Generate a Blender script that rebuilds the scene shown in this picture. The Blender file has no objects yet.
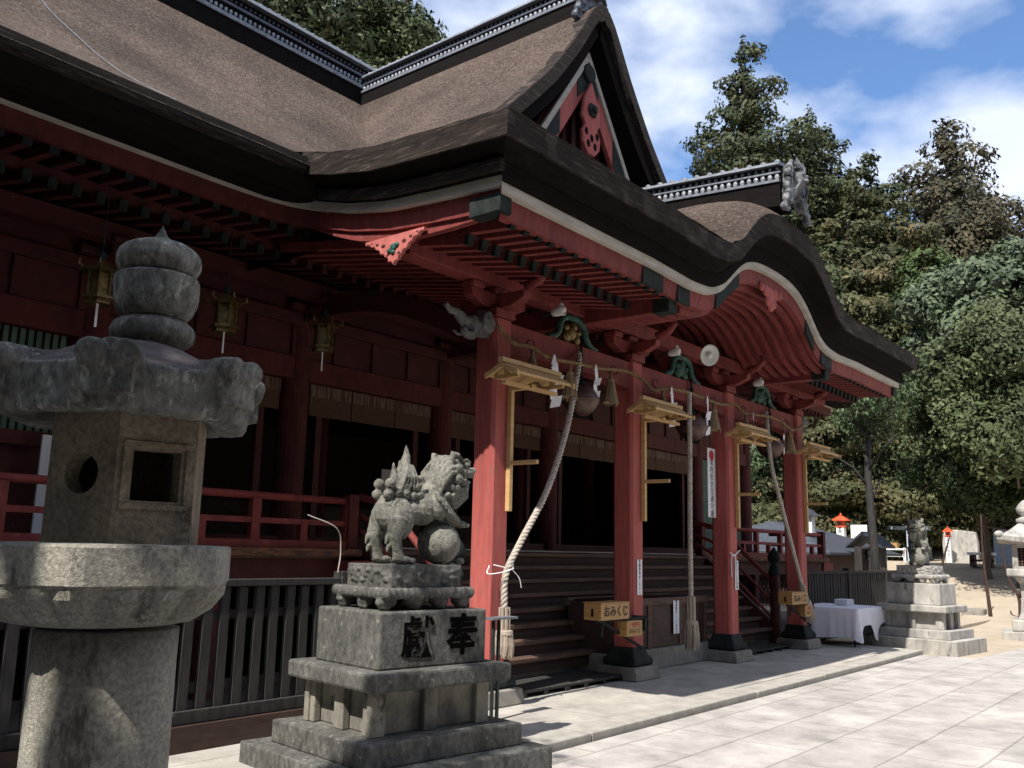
import bpy, math, random
from mathutils import Vector, Matrix, noise
random.seed(7)
R = math.radians
S = bpy.context.scene
COL = S.collection

# ------------------------------------------------------------------ camera, world, sun, exposure
cam_d = bpy.data.cameras.new('camera'); cam = bpy.data.objects.new('camera', cam_d); COL.objects.link(cam)
cam_d.sensor_width = 36.0; cam_d.lens = 908.0 / 1024 * 36.0; cam_d.clip_end = 2000; cam_d.clip_start = 0.05
up = Vector((116, -5000, 908)).normalized()
ex = Vector((746, 183, 908)); ex = (ex - up * ex.dot(up)).normalized(); ey = up.cross(ex)
# rows world axes in image frame (right, down, forward)
cm = Matrix(((ex.x, -ex.y, -ex.z), (ey.x, -ey.y, -ey.z), (up.x, -up.y, -up.z)))
cam.matrix_world = Matrix.Translation((0, 0, 1.6)) @ cm.to_4x4()
S.camera = cam

SUNV = Vector((-0.76, -0.09, 1.0)).normalized()
w = bpy.data.worlds.new('World'); S.world = w; w.use_nodes = True
nt = w.node_tree; nt.nodes.clear()
out = nt.nodes.new('ShaderNodeOutputWorld'); bg = nt.nodes.new('ShaderNodeBackground'); bg.inputs[1].default_value = 0.1
sky = nt.nodes.new('ShaderNodeTexSky'); sky.sky_type = 'NISHITA'; sky.sun_disc = False
sky.sun_elevation = math.asin(SUNV.z); sky.sun_rotation = math.atan2(SUNV.x, SUNV.y)
sky.air_density = 1.0; sky.dust_density = 0.4; sky.ozone_density = 4.0
tc = nt.nodes.new('ShaderNodeTexCoord'); mp = nt.nodes.new('ShaderNodeMapping'); mp.inputs['Scale'].default_value = (1.0, 1.0, 1.9)
mp.inputs['Location'].default_value = (4, 6, 1)
n1 = nt.nodes.new('ShaderNodeTexNoise'); n1.inputs['Scale'].default_value = 3.6; n1.inputs['Detail'].default_value = 9; n1.inputs['Roughness'].default_value = 0.5; n1.inputs['Distortion'].default_value = 0.1
cr = nt.nodes.new('ShaderNodeValToRGB'); cr.color_ramp.elements[0].position = 0.39; cr.color_ramp.elements[1].position = 0.57
cr.color_ramp.elements[0].color = (0, 0, 0, 1); cr.color_ramp.elements[1].color = (1, 1, 1, 1)
n2 = nt.nodes.new('ShaderNodeTexNoise'); n2.inputs['Scale'].default_value = 6; n2.inputs['Detail'].default_value = 5
cr2 = nt.nodes.new('ShaderNodeMix'); cr2.data_type = 'RGBA'; cr2.inputs[6].default_value = (4.6, 5.3, 6.8, 1); cr2.inputs[7].default_value = (9.0, 9.3, 10.0, 1)
mx = nt.nodes.new('ShaderNodeMix'); mx.data_type = 'RGBA'
L = nt.links.new
tint = nt.nodes.new('ShaderNodeMix'); tint.data_type = 'RGBA'; tint.blend_type = 'MULTIPLY'; tint.inputs[0].default_value = 1.0; tint.inputs[7].default_value = (1.15, 1.28, 1.42, 1)
L(sky.outputs[0], tint.inputs[6])
L(tc.outputs['Generated'], mp.inputs[0]); L(mp.outputs[0], n1.inputs[0]); L(n1.outputs[0], cr.inputs[0]); L(tc.outputs['Generated'], n2.inputs[0])
L(n2.outputs[0], cr2.inputs[0]); L(cr.outputs[0], mx.inputs[0]); L(tint.outputs[2], mx.inputs[6]); L(cr2.outputs[2], mx.inputs[7])
L(mx.outputs[2], bg.inputs[0]); L(bg.outputs[0], out.inputs[0])

sd = bpy.data.lights.new('sun', 'SUN'); sd.energy = 5.0; sd.angle = R(0.53); sd.color = (1.0, 0.95, 0.87)
so = bpy.data.objects.new('sun', sd); COL.objects.link(so); so.rotation_euler = SUNV.to_track_quat('Z', 'Y').to_euler(); so.location = (-20, -5, 30)
S.view_settings.view_transform = 'Standard'; S.view_settings.look = 'None'; S.view_settings.exposure = 0.6; S.view_settings.gamma = 1; S.view_settings.use_curve_mapping = False
S.render.engine = 'CYCLES'; S.cycles.max_bounces = 4; S.cycles.diffuse_bounces = 2; S.cycles.glossy_bounces = 2; S.cycles.transparent_max_bounces = 4
try: S.cycles.use_denoising = True
except Exception: pass

# ------------------------------------------------------------------ materials
def mat(name, c1, c2=None, scale=4.0, rough=0.8, bump=0.15, bscale=30.0, stretch=(1, 1, 1), c3=None, c3thr=0.62, c3scale=7.0, island=0.0, metal=0.0, spec=0.3, bdist=0.01, lo=0.35, hi=0.65, c3stretch=(1, 1, 1), big=None, bigs=0.7):
    m = bpy.data.materials.new(name); m.use_nodes = True; t = m.node_tree; N = t.nodes; Lk = t.links.new
    p = N['Principled BSDF']; p.inputs['Roughness'].default_value = rough; p.inputs['Metallic'].default_value = metal
    p.inputs['Specular IOR Level'].default_value = spec
    co = N.new('ShaderNodeTexCoord'); mpn = N.new('ShaderNodeMapping'); mpn.inputs['Scale'].default_value = stretch
    Lk(co.outputs['Object'], mpn.inputs[0])
    c2 = c2 or tuple(v * 0.7 for v in c1)
    a = N.new('ShaderNodeTexNoise'); a.inputs['Scale'].default_value = scale; a.inputs['Detail'].default_value = 6; a.inputs['Roughness'].default_value = 0.65
    Lk(mpn.outputs[0], a.inputs[0])
    r = N.new('ShaderNodeMapRange'); r.inputs[1].default_value = lo; r.inputs[2].default_value = hi; Lk(a.outputs[0], r.inputs[0])
    m1 = N.new('ShaderNodeMix'); m1.data_type = 'RGBA'; m1.inputs[6].default_value = (*c1, 1); m1.inputs[7].default_value = (*c2, 1); Lk(r.outputs[0], m1.inputs[0])
    last = m1.outputs[2]
    if c3:
        mp3 = N.new('ShaderNodeMapping'); mp3.inputs['Scale'].default_value = c3stretch; mp3.inputs['Location'].default_value = (3.1, 1.7, 5.2); Lk(co.outputs['Object'], mp3.inputs[0])
        b = N.new('ShaderNodeTexNoise'); b.inputs['Scale'].default_value = c3scale; b.inputs['Detail'].default_value = 7; b.inputs['Roughness'].default_value = 0.7; Lk(mp3.outputs[0], b.inputs[0])
        r3 = N.new('ShaderNodeMapRange'); r3.inputs[1].default_value = c3thr - 0.03; r3.inputs[2].default_value = c3thr + 0.05; Lk(b.outputs[0], r3.inputs[0])
        m3 = N.new('ShaderNodeMix'); m3.data_type = 'RGBA'; m3.inputs[7].default_value = (*c3, 1); Lk(r3.outputs[0], m3.inputs[0]); Lk(last, m3.inputs[6]); last = m3.outputs[2]
    if big:
        bb = N.new('ShaderNodeTexNoise'); bb.inputs['Scale'].default_value = bigs; bb.inputs['Detail'].default_value = 4; bb.inputs['Roughness'].default_value = 0.6; Lk(mpn.outputs[0], bb.inputs[0])
        br_ = N.new('ShaderNodeMapRange'); br_.inputs[1].default_value = 0.32; br_.inputs[2].default_value = 0.68; br_.inputs[3].default_value = big[0]; br_.inputs[4].default_value = big[1]; Lk(bb.outputs[0], br_.inputs[0])
        bm2 = N.new('ShaderNodeVectorMath'); bm2.operation = 'SCALE'; Lk(last, bm2.inputs[0]); Lk(br_.outputs[0], bm2.inputs[3]); last = bm2.outputs[0]
    if island:
        g = N.new('ShaderNodeNewGeometry'); mr = N.new('ShaderNodeMapRange'); mr.inputs[3].default_value = 1 - island; mr.inputs[4].default_value = 1 + island
        Lk(g.outputs['Random Per Island'], mr.inputs[0]); mm = N.new('ShaderNodeVectorMath'); mm.operation = 'SCALE'
        Lk(last, mm.inputs[0]); Lk(mr.outputs[0], mm.inputs[3]); last = mm.outputs[0]
    Lk(last, p.inputs['Base Color'])
    if bump:
        q = N.new('ShaderNodeTexNoise'); q.inputs['Scale'].default_value = bscale; q.inputs['Detail'].default_value = 5; q.inputs['Roughness'].default_value = 0.7; Lk(mpn.outputs[0], q.inputs[0])
        bn = N.new('ShaderNodeBump'); bn.inputs['Strength'].default_value = bump; bn.inputs['Distance'].default_value = bdist; Lk(q.outputs[0], bn.inputs['Height']); Lk(bn.outputs[0], p.inputs['Normal'])
    return m

M = {}
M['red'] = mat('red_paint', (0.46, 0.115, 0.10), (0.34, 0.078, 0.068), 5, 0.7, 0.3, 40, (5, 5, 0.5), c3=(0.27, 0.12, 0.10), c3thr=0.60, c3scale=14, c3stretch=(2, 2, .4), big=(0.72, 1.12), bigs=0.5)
M['red_deep'] = mat('deep_shade_red_paint', (0.115, 0.024, 0.021), (0.072, 0.016, 0.015), 4, 0.75, 0.25, 40, (3, 3, 1), c3=(0.2, 0.055, 0.05), c3thr=0.64, c3scale=8, big=(0.7, 1.15), bigs=0.6)  # copy of the red with the under-eave shade put into its colour
M['red_mid'] = mat('half_shade_red_paint', (0.25, 0.05, 0.044), (0.165, 0.034, 0.03), 4, 0.72, 0.25, 40, (3, 3, 1), c3=(0.30, 0.10, 0.085), c3thr=0.64, c3scale=9, big=(0.7, 1.15), bigs=0.6)  # same red, partly darkened to paint in the porch eave shade
M['red_dark'] = mat('full_shade_red_paint', (0.085, 0.02, 0.018), (0.048, 0.013, 0.012), 3, 0.7, 0.2, 30, (1, 1, 1), c3=(0.17, 0.045, 0.04), c3thr=0.66, c3scale=6)  # darkest copy of the red, shade of walls and soffits in its colour
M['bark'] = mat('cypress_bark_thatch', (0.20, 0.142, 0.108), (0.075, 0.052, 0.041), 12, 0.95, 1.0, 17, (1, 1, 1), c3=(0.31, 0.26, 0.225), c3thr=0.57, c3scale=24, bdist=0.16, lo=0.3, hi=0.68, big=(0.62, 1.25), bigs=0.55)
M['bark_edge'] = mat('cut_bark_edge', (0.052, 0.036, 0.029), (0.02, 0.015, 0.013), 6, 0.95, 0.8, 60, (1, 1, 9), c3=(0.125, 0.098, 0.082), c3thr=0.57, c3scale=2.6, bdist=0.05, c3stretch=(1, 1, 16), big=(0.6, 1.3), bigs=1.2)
M['bark_black'] = mat('shaded_dark_bark', (0.016, 0.013, 0.012), (0.008, 0.007, 0.007), 6, 0.97, 0.5, 50, (1, 1, 8), spec=0.05)  # dark bark, blackened further to paint the shade in the eave recess
M['trim'] = mat('pale_trim_board', (0.50, 0.47, 0.41), (0.36, 0.33, 0.28), 3, 0.7, 0.1, 30, (1, 1, 5), c3=(0.22, 0.2, 0.17), c3thr=0.7)
M['cap'] = mat('dark_metal_fitting', (0.028, 0.036, 0.034), (0.014, 0.017, 0.017), 9, 0.75, 0.15, 40, c3=(0.04, 0.085, 0.075), c3thr=0.66, spec=0.15)
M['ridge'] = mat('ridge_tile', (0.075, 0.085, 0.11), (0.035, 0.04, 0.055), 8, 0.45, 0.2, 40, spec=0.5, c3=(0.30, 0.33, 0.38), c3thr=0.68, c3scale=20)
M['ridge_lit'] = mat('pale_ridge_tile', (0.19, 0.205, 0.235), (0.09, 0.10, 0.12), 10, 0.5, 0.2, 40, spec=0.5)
M['ridge_white'] = mat('plaster', (0.40, 0.42, 0.45), (0.2, 0.215, 0.24), 10, 0.7, 0.1)
M['oni'] = mat('ridge_ornament_tile', (0.20, 0.205, 0.215), (0.035, 0.038, 0.042), 6, 0.6, 0.3, 40, lo=0.42, hi=0.6)
M['onid'] = mat('dark_ornament_tile', (0.08, 0.09, 0.11), (0.03, 0.035, 0.045), 6, 0.45, 0.3, 40, spec=0.5)
M['wood_new'] = mat('new_cypress_wood', (0.56, 0.37, 0.17), (0.46, 0.28, 0.12), 3, 0.6, 0.1, 60, (1, 1, 7))
M['wood_box'] = mat('varnished_box_wood', (0.42, 0.25, 0.10), (0.30, 0.165, 0.06), 4, 0.45, 0.1, 60, (6, 1, 6))
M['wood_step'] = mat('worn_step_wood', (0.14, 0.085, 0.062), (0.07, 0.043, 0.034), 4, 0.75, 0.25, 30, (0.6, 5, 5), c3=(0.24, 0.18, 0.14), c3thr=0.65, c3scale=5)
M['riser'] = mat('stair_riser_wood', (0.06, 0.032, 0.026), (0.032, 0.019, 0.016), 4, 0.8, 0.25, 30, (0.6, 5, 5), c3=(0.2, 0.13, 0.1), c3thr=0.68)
M['wood_grey'] = mat('weathered_grey_wood', (0.05, 0.046, 0.044), (0.024, 0.022, 0.021), 5, 0.9, 0.35, 30, (5, 5, 0.5), c3=(0.13, 0.125, 0.12), c3thr=0.66, c3scale=8)
M['wood_dark'] = mat('dark_old_wood', (0.07, 0.04, 0.032), (0.035, 0.02, 0.017), 4, 0.6, 0.2, 30, (1, 5, 5))
M['edge_plank'] = mat('worn_veranda_edge', (0.22, 0.10, 0.05), (0.06, 0.035, 0.03), 7, 0.85, 0.4, 30, (1, 4, 4), lo=0.4, hi=0.6)
M['black'] = mat('interior_dark', (0.012, 0.009, 0.009), (0.006, 0.005, 0.005), 2, 0.9, 0, spec=0.05)
M['stone_lan'] = mat('weathered_granite', (0.50, 0.47, 0.40), (0.25, 0.235, 0.20), 60, 0.95, 1.0, 95, (1, 1, 1), c3=(0.14, 0.13, 0.105), c3thr=0.60, c3scale=5, bdist=0.014, c3stretch=(1.5, 1.5, .5), big=(0.6, 1.15), bigs=2.2)
M['stone_rim'] = mat('lichen_granite', (0.36, 0.35, 0.31), (0.12, 0.115, 0.105), 30, 0.97, 1.0, 80, (1, 1, 0.55), c3=(0.52, 0.52, 0.46), c3thr=0.59, c3scale=22, bdist=0.02, c3stretch=(1, 1, 0.5), big=(0.55, 1.15), bigs=3.5)
M['stone_top'] = mat('dark_moss_granite', (0.16, 0.135, 0.135), (0.08, 0.067, 0.067), 14, 0.97, 0.8, 60, c3=(0.16, 0.16, 0.17), c3thr=0.66, c3scale=20, bdist=0.015)
M['stone_warm'] = mat('brown_granite', (0.42, 0.335, 0.24), (0.22, 0.18, 0.13), 50, 0.95, 1.0, 110, c3=(0.12, 0.105, 0.08), c3thr=0.60, c3scale=5, bdist=0.012, big=(0.65, 1.15), bigs=4)
M['stone_ped'] = mat('stained_pedestal_granite', (0.17, 0.165, 0.148), (0.07, 0.067, 0.064), 22, 0.95, 0.6, 70, (1, 1, 0.6), c3=(0.36, 0.37, 0.29), c3thr=0.63, c3scale=15, bdist=0.014, big=(0.55, 1.2), bigs=2.5)
M['stone_panel'] = mat('pedestal_panel_granite', (0.30, 0.285, 0.235), (0.11, 0.10, 0.09), 4, 0.95, 0.5, 70, (1, 1, 0.6), c3=(0.08, 0.075, 0.07), c3thr=0.62, c3scale=4, bdist=0.01)
M['stone_lion'] = mat('lion_granite', (0.31, 0.30, 0.262), (0.15, 0.145, 0.12), 40, 0.95, 1.0, 90, c3=(0.085, 0.08, 0.068), c3thr=0.575, c3scale=6, bdist=0.014, big=(0.7, 1.15), bigs=4)
M['stone_pale'] = mat('pale_granite', (0.46, 0.44, 0.40), (0.24, 0.23, 0.215), 5, 0.95, 0.4, 60, (1, 1, 0.4), c3=(0.10, 0.095, 0.09), c3thr=0.63, c3scale=4, bdist=0.01, c3stretch=(2, 2, 0.7))
M['kerbstone'] = mat('pale_kerbstone', (0.40, 0.38, 0.34), (0.29, 0.27, 0.24), 4, 0.9, 0.4, 50)
M['plinth'] = mat('plinth_stone', (0.27, 0.25, 0.22), (0.17, 0.16, 0.14), 6, 0.9, 0.3, 60)
M['gold'] = mat('aged_gilt', (0.26, 0.175, 0.06), (0.07, 0.055, 0.03), 25, 0.4, 0.3, 60, metal=0.6)
M['rope_w'] = mat('hemp_rope', (0.56, 0.50, 0.44), (0.36, 0.31, 0.26), 20, 0.95, 0.6, 150)
M['rope_s'] = mat('straw_rope', (0.34, 0.24, 0.12), (0.2, 0.13, 0.07), 20, 0.95, 0.6, 150)
M['straw'] = mat('straw_tassel', (0.36, 0.27, 0.16), (0.2, 0.14, 0.08), 30, 0.95, 0.7, 60, (8, 8, 1))
M['tassel'] = mat('hemp_tassel', (0.50, 0.42, 0.34), (0.32, 0.26, 0.2), 14, 0.95, 0.7, 60, (8, 8, 0.7))
M['bell'] = mat('bronze_bell', (0.12, 0.062, 0.045), (0.06, 0.033, 0.026), 9, 0.45, 0.15, 30, metal=0.35, spec=0.5)
M['paper'] = mat('white_paper', (0.80, 0.80, 0.82), (0.72, 0.72, 0.75), 6, 0.8, 0.05)
M['ink'] = mat('black_ink', (0.02, 0.02, 0.022), (0.015, 0.015, 0.016), 5, 0.7, 0)
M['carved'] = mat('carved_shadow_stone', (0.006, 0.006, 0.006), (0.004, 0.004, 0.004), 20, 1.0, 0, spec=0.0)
M['redink'] = mat('red_seal', (0.55, 0.05, 0.08), None, 5, 0.7, 0)
M['cloth'] = mat('white_cloth', (0.78, 0.78, 0.84), (0.70, 0.70, 0.78), 3, 0.85, 0.15, 12)
M['green'] = mat('green_paint', (0.04, 0.12, 0.09), (0.02, 0.05, 0.04), 12, 0.6, 0.2, c3=(0.35, 0.42, 0.33), c3thr=0.62, c3scale=20)
M['greenlat'] = mat('faded_green_paint', (0.10, 0.17, 0.12), (0.07, 0.11, 0.085), 5, 0.75, 0.2, 30)
M['blind'] = mat('reed_blind', (0.12, 0.065, 0.04), (0.075, 0.04, 0.027), 5, 0.9, 0.4, 60, (1, 1, 20))
M['blind_band'] = mat('blind_cloth_band', (0.17, 0.12, 0.085), (0.09, 0.04, 0.03), 9, 0.9, 0.1, 40, (3, 1, 0.2), lo=0.48, hi=0.52)
M['pink'] = mat('pink_painted_carving', (0.52, 0.17, 0.15), (0.38, 0.10, 0.09), 8, 0.6, 0.2)
M['grey_carv'] = mat('grey_painted_carving', (0.22, 0.22, 0.21), (0.08, 0.08, 0.08), 10, 0.8, 0.3)
M['lamp'] = mat('white_enamel', (0.75, 0.74, 0.70), (0.66, 0.65, 0.61), 5, 0.4, 0)
M['sand'] = mat('sandy_ground', (0.42, 0.35, 0.265), (0.34, 0.28, 0.21), 1.2, 0.95, 0.5, 30, c3=(0.33, 0.27, 0.2), c3thr=0.62, c3scale=0.6)
M['ground_dark'] = mat('bare_soil', (0.09, 0.075, 0.06), (0.055, 0.047, 0.04), 3, 0.95, 0.5, 20)
M['orange'] = mat('vermilion_paint', (0.65, 0.09, 0.03), (0.55, 0.07, 0.03), 5, 0.5, 0)
M['panelblue'] = mat('pale_blue_board', (0.42, 0.50, 0.58), (0.34, 0.42, 0.5), 5, 0.6, 0, c3=(0.25, 0.3, 0.36), c3thr=0.6, c3scale=12)
M['rooftile'] = mat('dark_roof_tile', (0.07, 0.08, 0.10), (0.045, 0.05, 0.065), 9, 0.5, 0.3, 30)
M['trunk'] = mat('tree_bark', (0.15, 0.12, 0.10), (0.08, 0.062, 0.05), 6, 0.95, 0.7, 20, (3, 3, 0.6), bdist=0.03)
M['hill'] = mat('wooded_slope_soil', (0.05, 0.05, 0.03), (0.03, 0.03, 0.02), 0.4, 0.95, 0.5, 3)
def leafmat(name, a, b, c=None, isl=0.45):
    m = mat(name, a, b, 0.45, 0.62, 0, c3=c, c3thr=0.58, c3scale=0.5, island=isl * .65, spec=0.2, big=(0.72, 1.2), bigs=0.8)
    return m
M['leaf_hinoki'] = leafmat('hinoki_leaves', (0.064, 0.076, 0.032), (0.038, 0.050, 0.022), (0.088, 0.082, 0.034))
M['leaf_brown'] = leafmat('sugi_leaves', (0.085, 0.080, 0.035), (0.052, 0.060, 0.026), (0.110, 0.086, 0.038))
M['leaf_dark'] = leafmat('dark_conifer_leaves', (0.075, 0.062, 0.034), (0.045, 0.045, 0.025), (0.095, 0.075, 0.04))
M['leaf_bright'] = leafmat('bright_leaves', (0.068, 0.10, 0.03), (0.045, 0.072, 0.022))
M['leaf_pale'] = leafmat('pale_leaves', (0.115, 0.145, 0.085), (0.068, 0.092, 0.052))
M['leaf_camphor'] = leafmat('camphor_leaves', (0.080, 0.100, 0.042), (0.045, 0.062, 0.025), (0.108, 0.122, 0.054))
M['leaf_camellia'] = leafmat('camellia_leaves', (0.085, 0.12, 0.055), (0.04, 0.062, 0.027), (0.13, 0.17, 0.09), 0.6)
M['leaf_deep'] = leafmat('deep_green_leaves', (0.035, 0.06, 0.02), (0.022, 0.04, 0.014))

# paving: brick-texture flagstones
def paving(name, cA, cB, mortar, bw, bh, rot=0.0, msize=0.012):
    m = bpy.data.materials.new(name); m.use_nodes = True; t = m.node_tree; N = t.nodes; Lk = t.links.new
    p = N['Principled BSDF']; p.inputs['Roughness'].default_value = 0.9; p.inputs['Specular IOR Level'].default_value = 0.25
    co = N.new('ShaderNodeTexCoord'); mpn = N.new('ShaderNodeMapping'); mpn.inputs['Rotation'].default_value = (0, 0, rot); Lk(co.outputs['Object'], mpn.inputs[0])
    dn = N.new('ShaderNodeTexNoise'); dn.inputs['Scale'].default_value = 3; Lk(mpn.outputs[0], dn.inputs[0])
    va = N.new('ShaderNodeVectorMath'); va.operation = 'SCALE'; va.inputs[3].default_value = 0.03; Lk(dn.outputs['Color'], va.inputs[0])
    vb = N.new('ShaderNodeVectorMath'); Lk(mpn.outputs[0], vb.inputs[0]); Lk(va.outputs[0], vb.inputs[1])
    br = N.new('ShaderNodeTexBrick'); br.offset = 0.37; br.squash = 0.7; br.squash_frequency = 3; br.inputs['Bias'].default_value = 0.1
    br.inputs['Scale'].default_value = 1; br.inputs['Brick Width'].default_value = bw; br.inputs['Row Height'].default_value = bh
    br.inputs['Mortar Size'].default_value = msize; br.inputs['Mortar Smooth'].default_value = 0.3
    br.inputs['Color1'].default_value = (*cA, 1); br.inputs['Color2'].default_value = (*cB, 1); br.inputs['Mortar'].default_value = (*mortar, 1)
    Lk(vb.outputs[0], br.inputs[0])
    n = N.new('ShaderNodeTexNoise'); n.inputs['Scale'].default_value = 1.9; n.inputs['Detail'].default_value = 10; n.inputs['Roughness'].default_value = 0.7; Lk(mpn.outputs[0], n.inputs[0])
    r = N.new('ShaderNodeMapRange'); r.inputs[1].default_value = 0.35; r.inputs[2].default_value = 0.7; r.inputs[3].default_value = 1.12; r.inputs[4].default_value = 0.58; Lk(n.outputs[0], r.inputs[0])
    mm = N.new('ShaderNodeVectorMath'); mm.operation = 'SCALE'; Lk(br.outputs[0], mm.inputs[0]); Lk(r.outputs[0], mm.inputs[3]); Lk(mm.outputs[0], p.inputs['Base Color'])
    q = N.new('ShaderNodeTexNoise'); q.inputs['Scale'].default_value = 45; q.inputs['Detail'].default_value = 4; Lk(mpn.outputs[0], q.inputs[0])
    ad = N.new('ShaderNodeMath'); ad.operation = 'MULTIPLY_ADD'; ad.inputs[1].default_value = -1.0; Lk(br.outputs['Fac'], ad.inputs[0]); 
    qs = N.new('ShaderNodeMath'); qs.operation = 'MULTIPLY'; qs.inputs[1].default_value = 0.35; Lk(q.outputs[0], qs.inputs[0]); Lk(qs.outputs[0], ad.inputs[2])
    bn = N.new('ShaderNodeBump'); bn.inputs['Strength'].default_value = 0.6; bn.inputs['Distance'].default_value = 0.012; Lk(ad.outputs[0], bn.inputs['Height']); Lk(bn.outputs[0], p.inputs['Normal'])
    return m
M['pave'] = paving('flagstones', (0.455, 0.425, 0.40), (0.40, 0.375, 0.35), (0.30, 0.275, 0.245), 1.35, 0.64, msize=0.011)
M['terrace'] = paving('terrace_slabs', (0.44, 0.41, 0.37), (0.38, 0.355, 0.32), (0.26, 0.23, 0.19), 1.7, 1.25, msize=0.007)

# ------------------------------------------------------------------ mesh helpers
class MB:
    def __init__(s): s.v = []; s.f = []
    def add(s, vs, fs):
        b = len(s.v); s.v += [tuple(v) for v in vs]; s.f += [tuple(i + b for i in f) for f in fs]; return s
    def box(s, x0, x1, y0, y1, z0, z1, mtx=None):
        vs = [Vector((x, y, z)) for z in (z0, z1) for y in (y0, y1) for x in (x0, x1)]
        if mtx: vs = [mtx @ v for v in vs]
        return s.add(vs, [(0, 2, 3, 1), (4, 5, 7, 6), (0, 1, 5, 4), (2, 6, 7, 3), (0, 4, 6, 2), (1, 3, 7, 5)])
    def bar(s, a, b, w, h, upv=(0, 0, 1)):
        a = Vector(a); b = Vector(b); d = b - a; l = d.length; d.normalize(); u = Vector(upv)
        sd_ = d.cross(u)
        if sd_.length < 1e-4: sd_ = d.cross(Vector((0, 1, 0)))
        sd_.normalize(); u = sd_.cross(d)
        m = Matrix(((d.x, sd_.x, u.x, a.x), (d.y, sd_.y, u.y, a.y), (d.z, sd_.z, u.z, a.z), (0, 0, 0, 1)))
        return s.box(0, l, -w / 2, w / 2, -h / 2, h / 2, m)
    def tube(s, pts, r, seg=8, cap=True):
        pts = [Vector(p) for p in pts]; n = len(pts); rs = r if isinstance(r, (list, tuple)) else [r] * n
        rings = []; u = None
        for i, p in enumerate(pts):
            d = (pts[min(i + 1, n - 1)] - pts[max(i - 1, 0)]).normalized()
            if u is None:
                u = d.orthogonal().normalized()
            u = (u - d * u.dot(d)).normalized(); v = d.cross(u)
            rings.append([p + (u * math.cos(2 * math.pi * k / seg) + v * math.sin(2 * math.pi * k / seg)) * rs[i] for k in range(seg)])
        vs = [q for r_ in rings for q in r_]; fs = []
        for i in range(n - 1):
            for k in range(seg):
                k2 = (k + 1) % seg; fs.append((i * seg + k, i * seg + k2, (i + 1) * seg + k2, (i + 1) * seg + k))
        if cap: fs.append(tuple(range(seg))[::-1]); fs.append(tuple((n - 1) * seg + k for k in range(seg)))
        return s.add(vs, fs)
    def lathe(s, prof, seg=24, c=(0, 0, 0), phase=0.0, cap=True, mtx=None):
        vs = []; fs = []; n = len(prof)
        for (r, z) in prof:
            for k in range(seg):
                a = phase + 2 * math.pi * k / seg; q = Vector((c[0] + r * math.cos(a), c[1] + r * math.sin(a), c[2] + z))
                vs.append(mtx @ q if mtx else q)
        for i in range(n - 1):
            for k in range(seg):
                k2 = (k + 1) % seg; fs.append((i * seg + k, i * seg + k2, (i + 1) * seg + k2, (i + 1) * seg + k))
        if cap: fs.append(tuple(range(seg))[::-1]); fs.append(tuple((n - 1) * seg + k for k in range(seg)))
        return s.add(vs, fs)
    def ball(s, c, r, seg=12, rings=8, mtx=None):
        r = r if isinstance(r, (tuple, list)) else (r, r, r); c = Vector(c)
        vs = []; fs = []
        for i in range(rings + 1):
            t = math.pi * i / rings
            for k in range(seg):
                a = 2 * math.pi * k / seg; q = Vector((r[0] * math.sin(t) * math.cos(a), r[1] * math.sin(t) * math.sin(a), r[2] * math.cos(t)))
                if mtx: q = mtx @ q
                vs.append(c + q)
        for i in range(rings):
            for k in range(seg):
                k2 = (k + 1) % seg; fs.append((i * seg + k, (i + 1) * seg + k, (i + 1) * seg + k2, i * seg + k2))
        return s.add(vs, fs)
    def grid(s, fn, nu, nv, flip=False):
        vs = [fn(i / nu, j / nv) for j in range(nv + 1) for i in range(nu + 1)]; fs = []
        for j in range(nv):
            for i in range(nu):
                a = j * (nu + 1) + i; f = (a, a + 1, a + nu + 2, a + nu + 1); fs.append(f[::-1] if flip else f)
        return s.add(vs, fs)
    def sweep(s, sections, closed=True, cap=True):
        n = len(sections[0]); vs = [p for sec in sections for p in sec]; fs = []
        for i in range(len(sections) - 1):
            for k in range(n if closed else n - 1):
                k2 = (k + 1) % n; fs.append((i * n + k, i * n + k2, (i + 1) * n + k2, (i + 1) * n + k))
        if cap and closed: fs.append(tuple(range(n))[::-1]); fs.append(tuple((len(sections) - 1) * n + k for k in range(n)))
        return s.add(vs, fs)
    def prism(s, poly, y0, y1, plane='xz', mtx=None):
        n = len(poly)
        if plane == 'xz': f = lambda p, t: Vector((p[0], t, p[1]))
        elif plane == 'yz': f = lambda p, t: Vector((t, p[0], p[1]))
        else: f = lambda p, t: Vector((p[0], p[1], t))
        vs = [f(p, y0) for p in poly] + [f(p, y1) for p in poly]
        if mtx: vs = [mtx @ v for v in vs]
        fs = [tuple(range(n)), tuple(range(n, 2 * n))[::-1]] + [(k, (k + 1) % n + 0, n + (k + 1) % n, n + k) for k in range(n)]
        return s.add(vs, fs)
    def mesh(s, name, off=(0, 0, 0)):
        me = bpy.data.meshes.new(name); o = Vector(off)
        me.from_pydata([tuple(Vector(v) - o) for v in s.v], [], s.f); me.update()
        import bmesh
        b = bmesh.new(); b.from_mesh(me); bmesh.ops.recalc_face_normals(b, faces=b.faces); b.to_mesh(me); b.free()
        return me
    def build(s, name, m, parent=None, smooth=False, bevel=0.0, world=None, loc=(0, 0, 0)):
        """world: vertices are in world coordinates and the parent stands at this offset"""
        me = s.mesh(name, world or (0, 0, 0)); me.materials.append(m)
        if smooth: me.polygons.foreach_set('use_smooth', [True] * len(me.polygons))
        o = bpy.data.objects.new(name, me); COL.objects.link(o); o.location = loc
        if parent: o.parent = parent
        if bevel:
            md = o.modifiers.new('bevel', 'BEVEL'); md.width = bevel; md.segments = 2; md.limit_method = 'ANGLE'; md.angle_limit = R(40)
        return o

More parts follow.
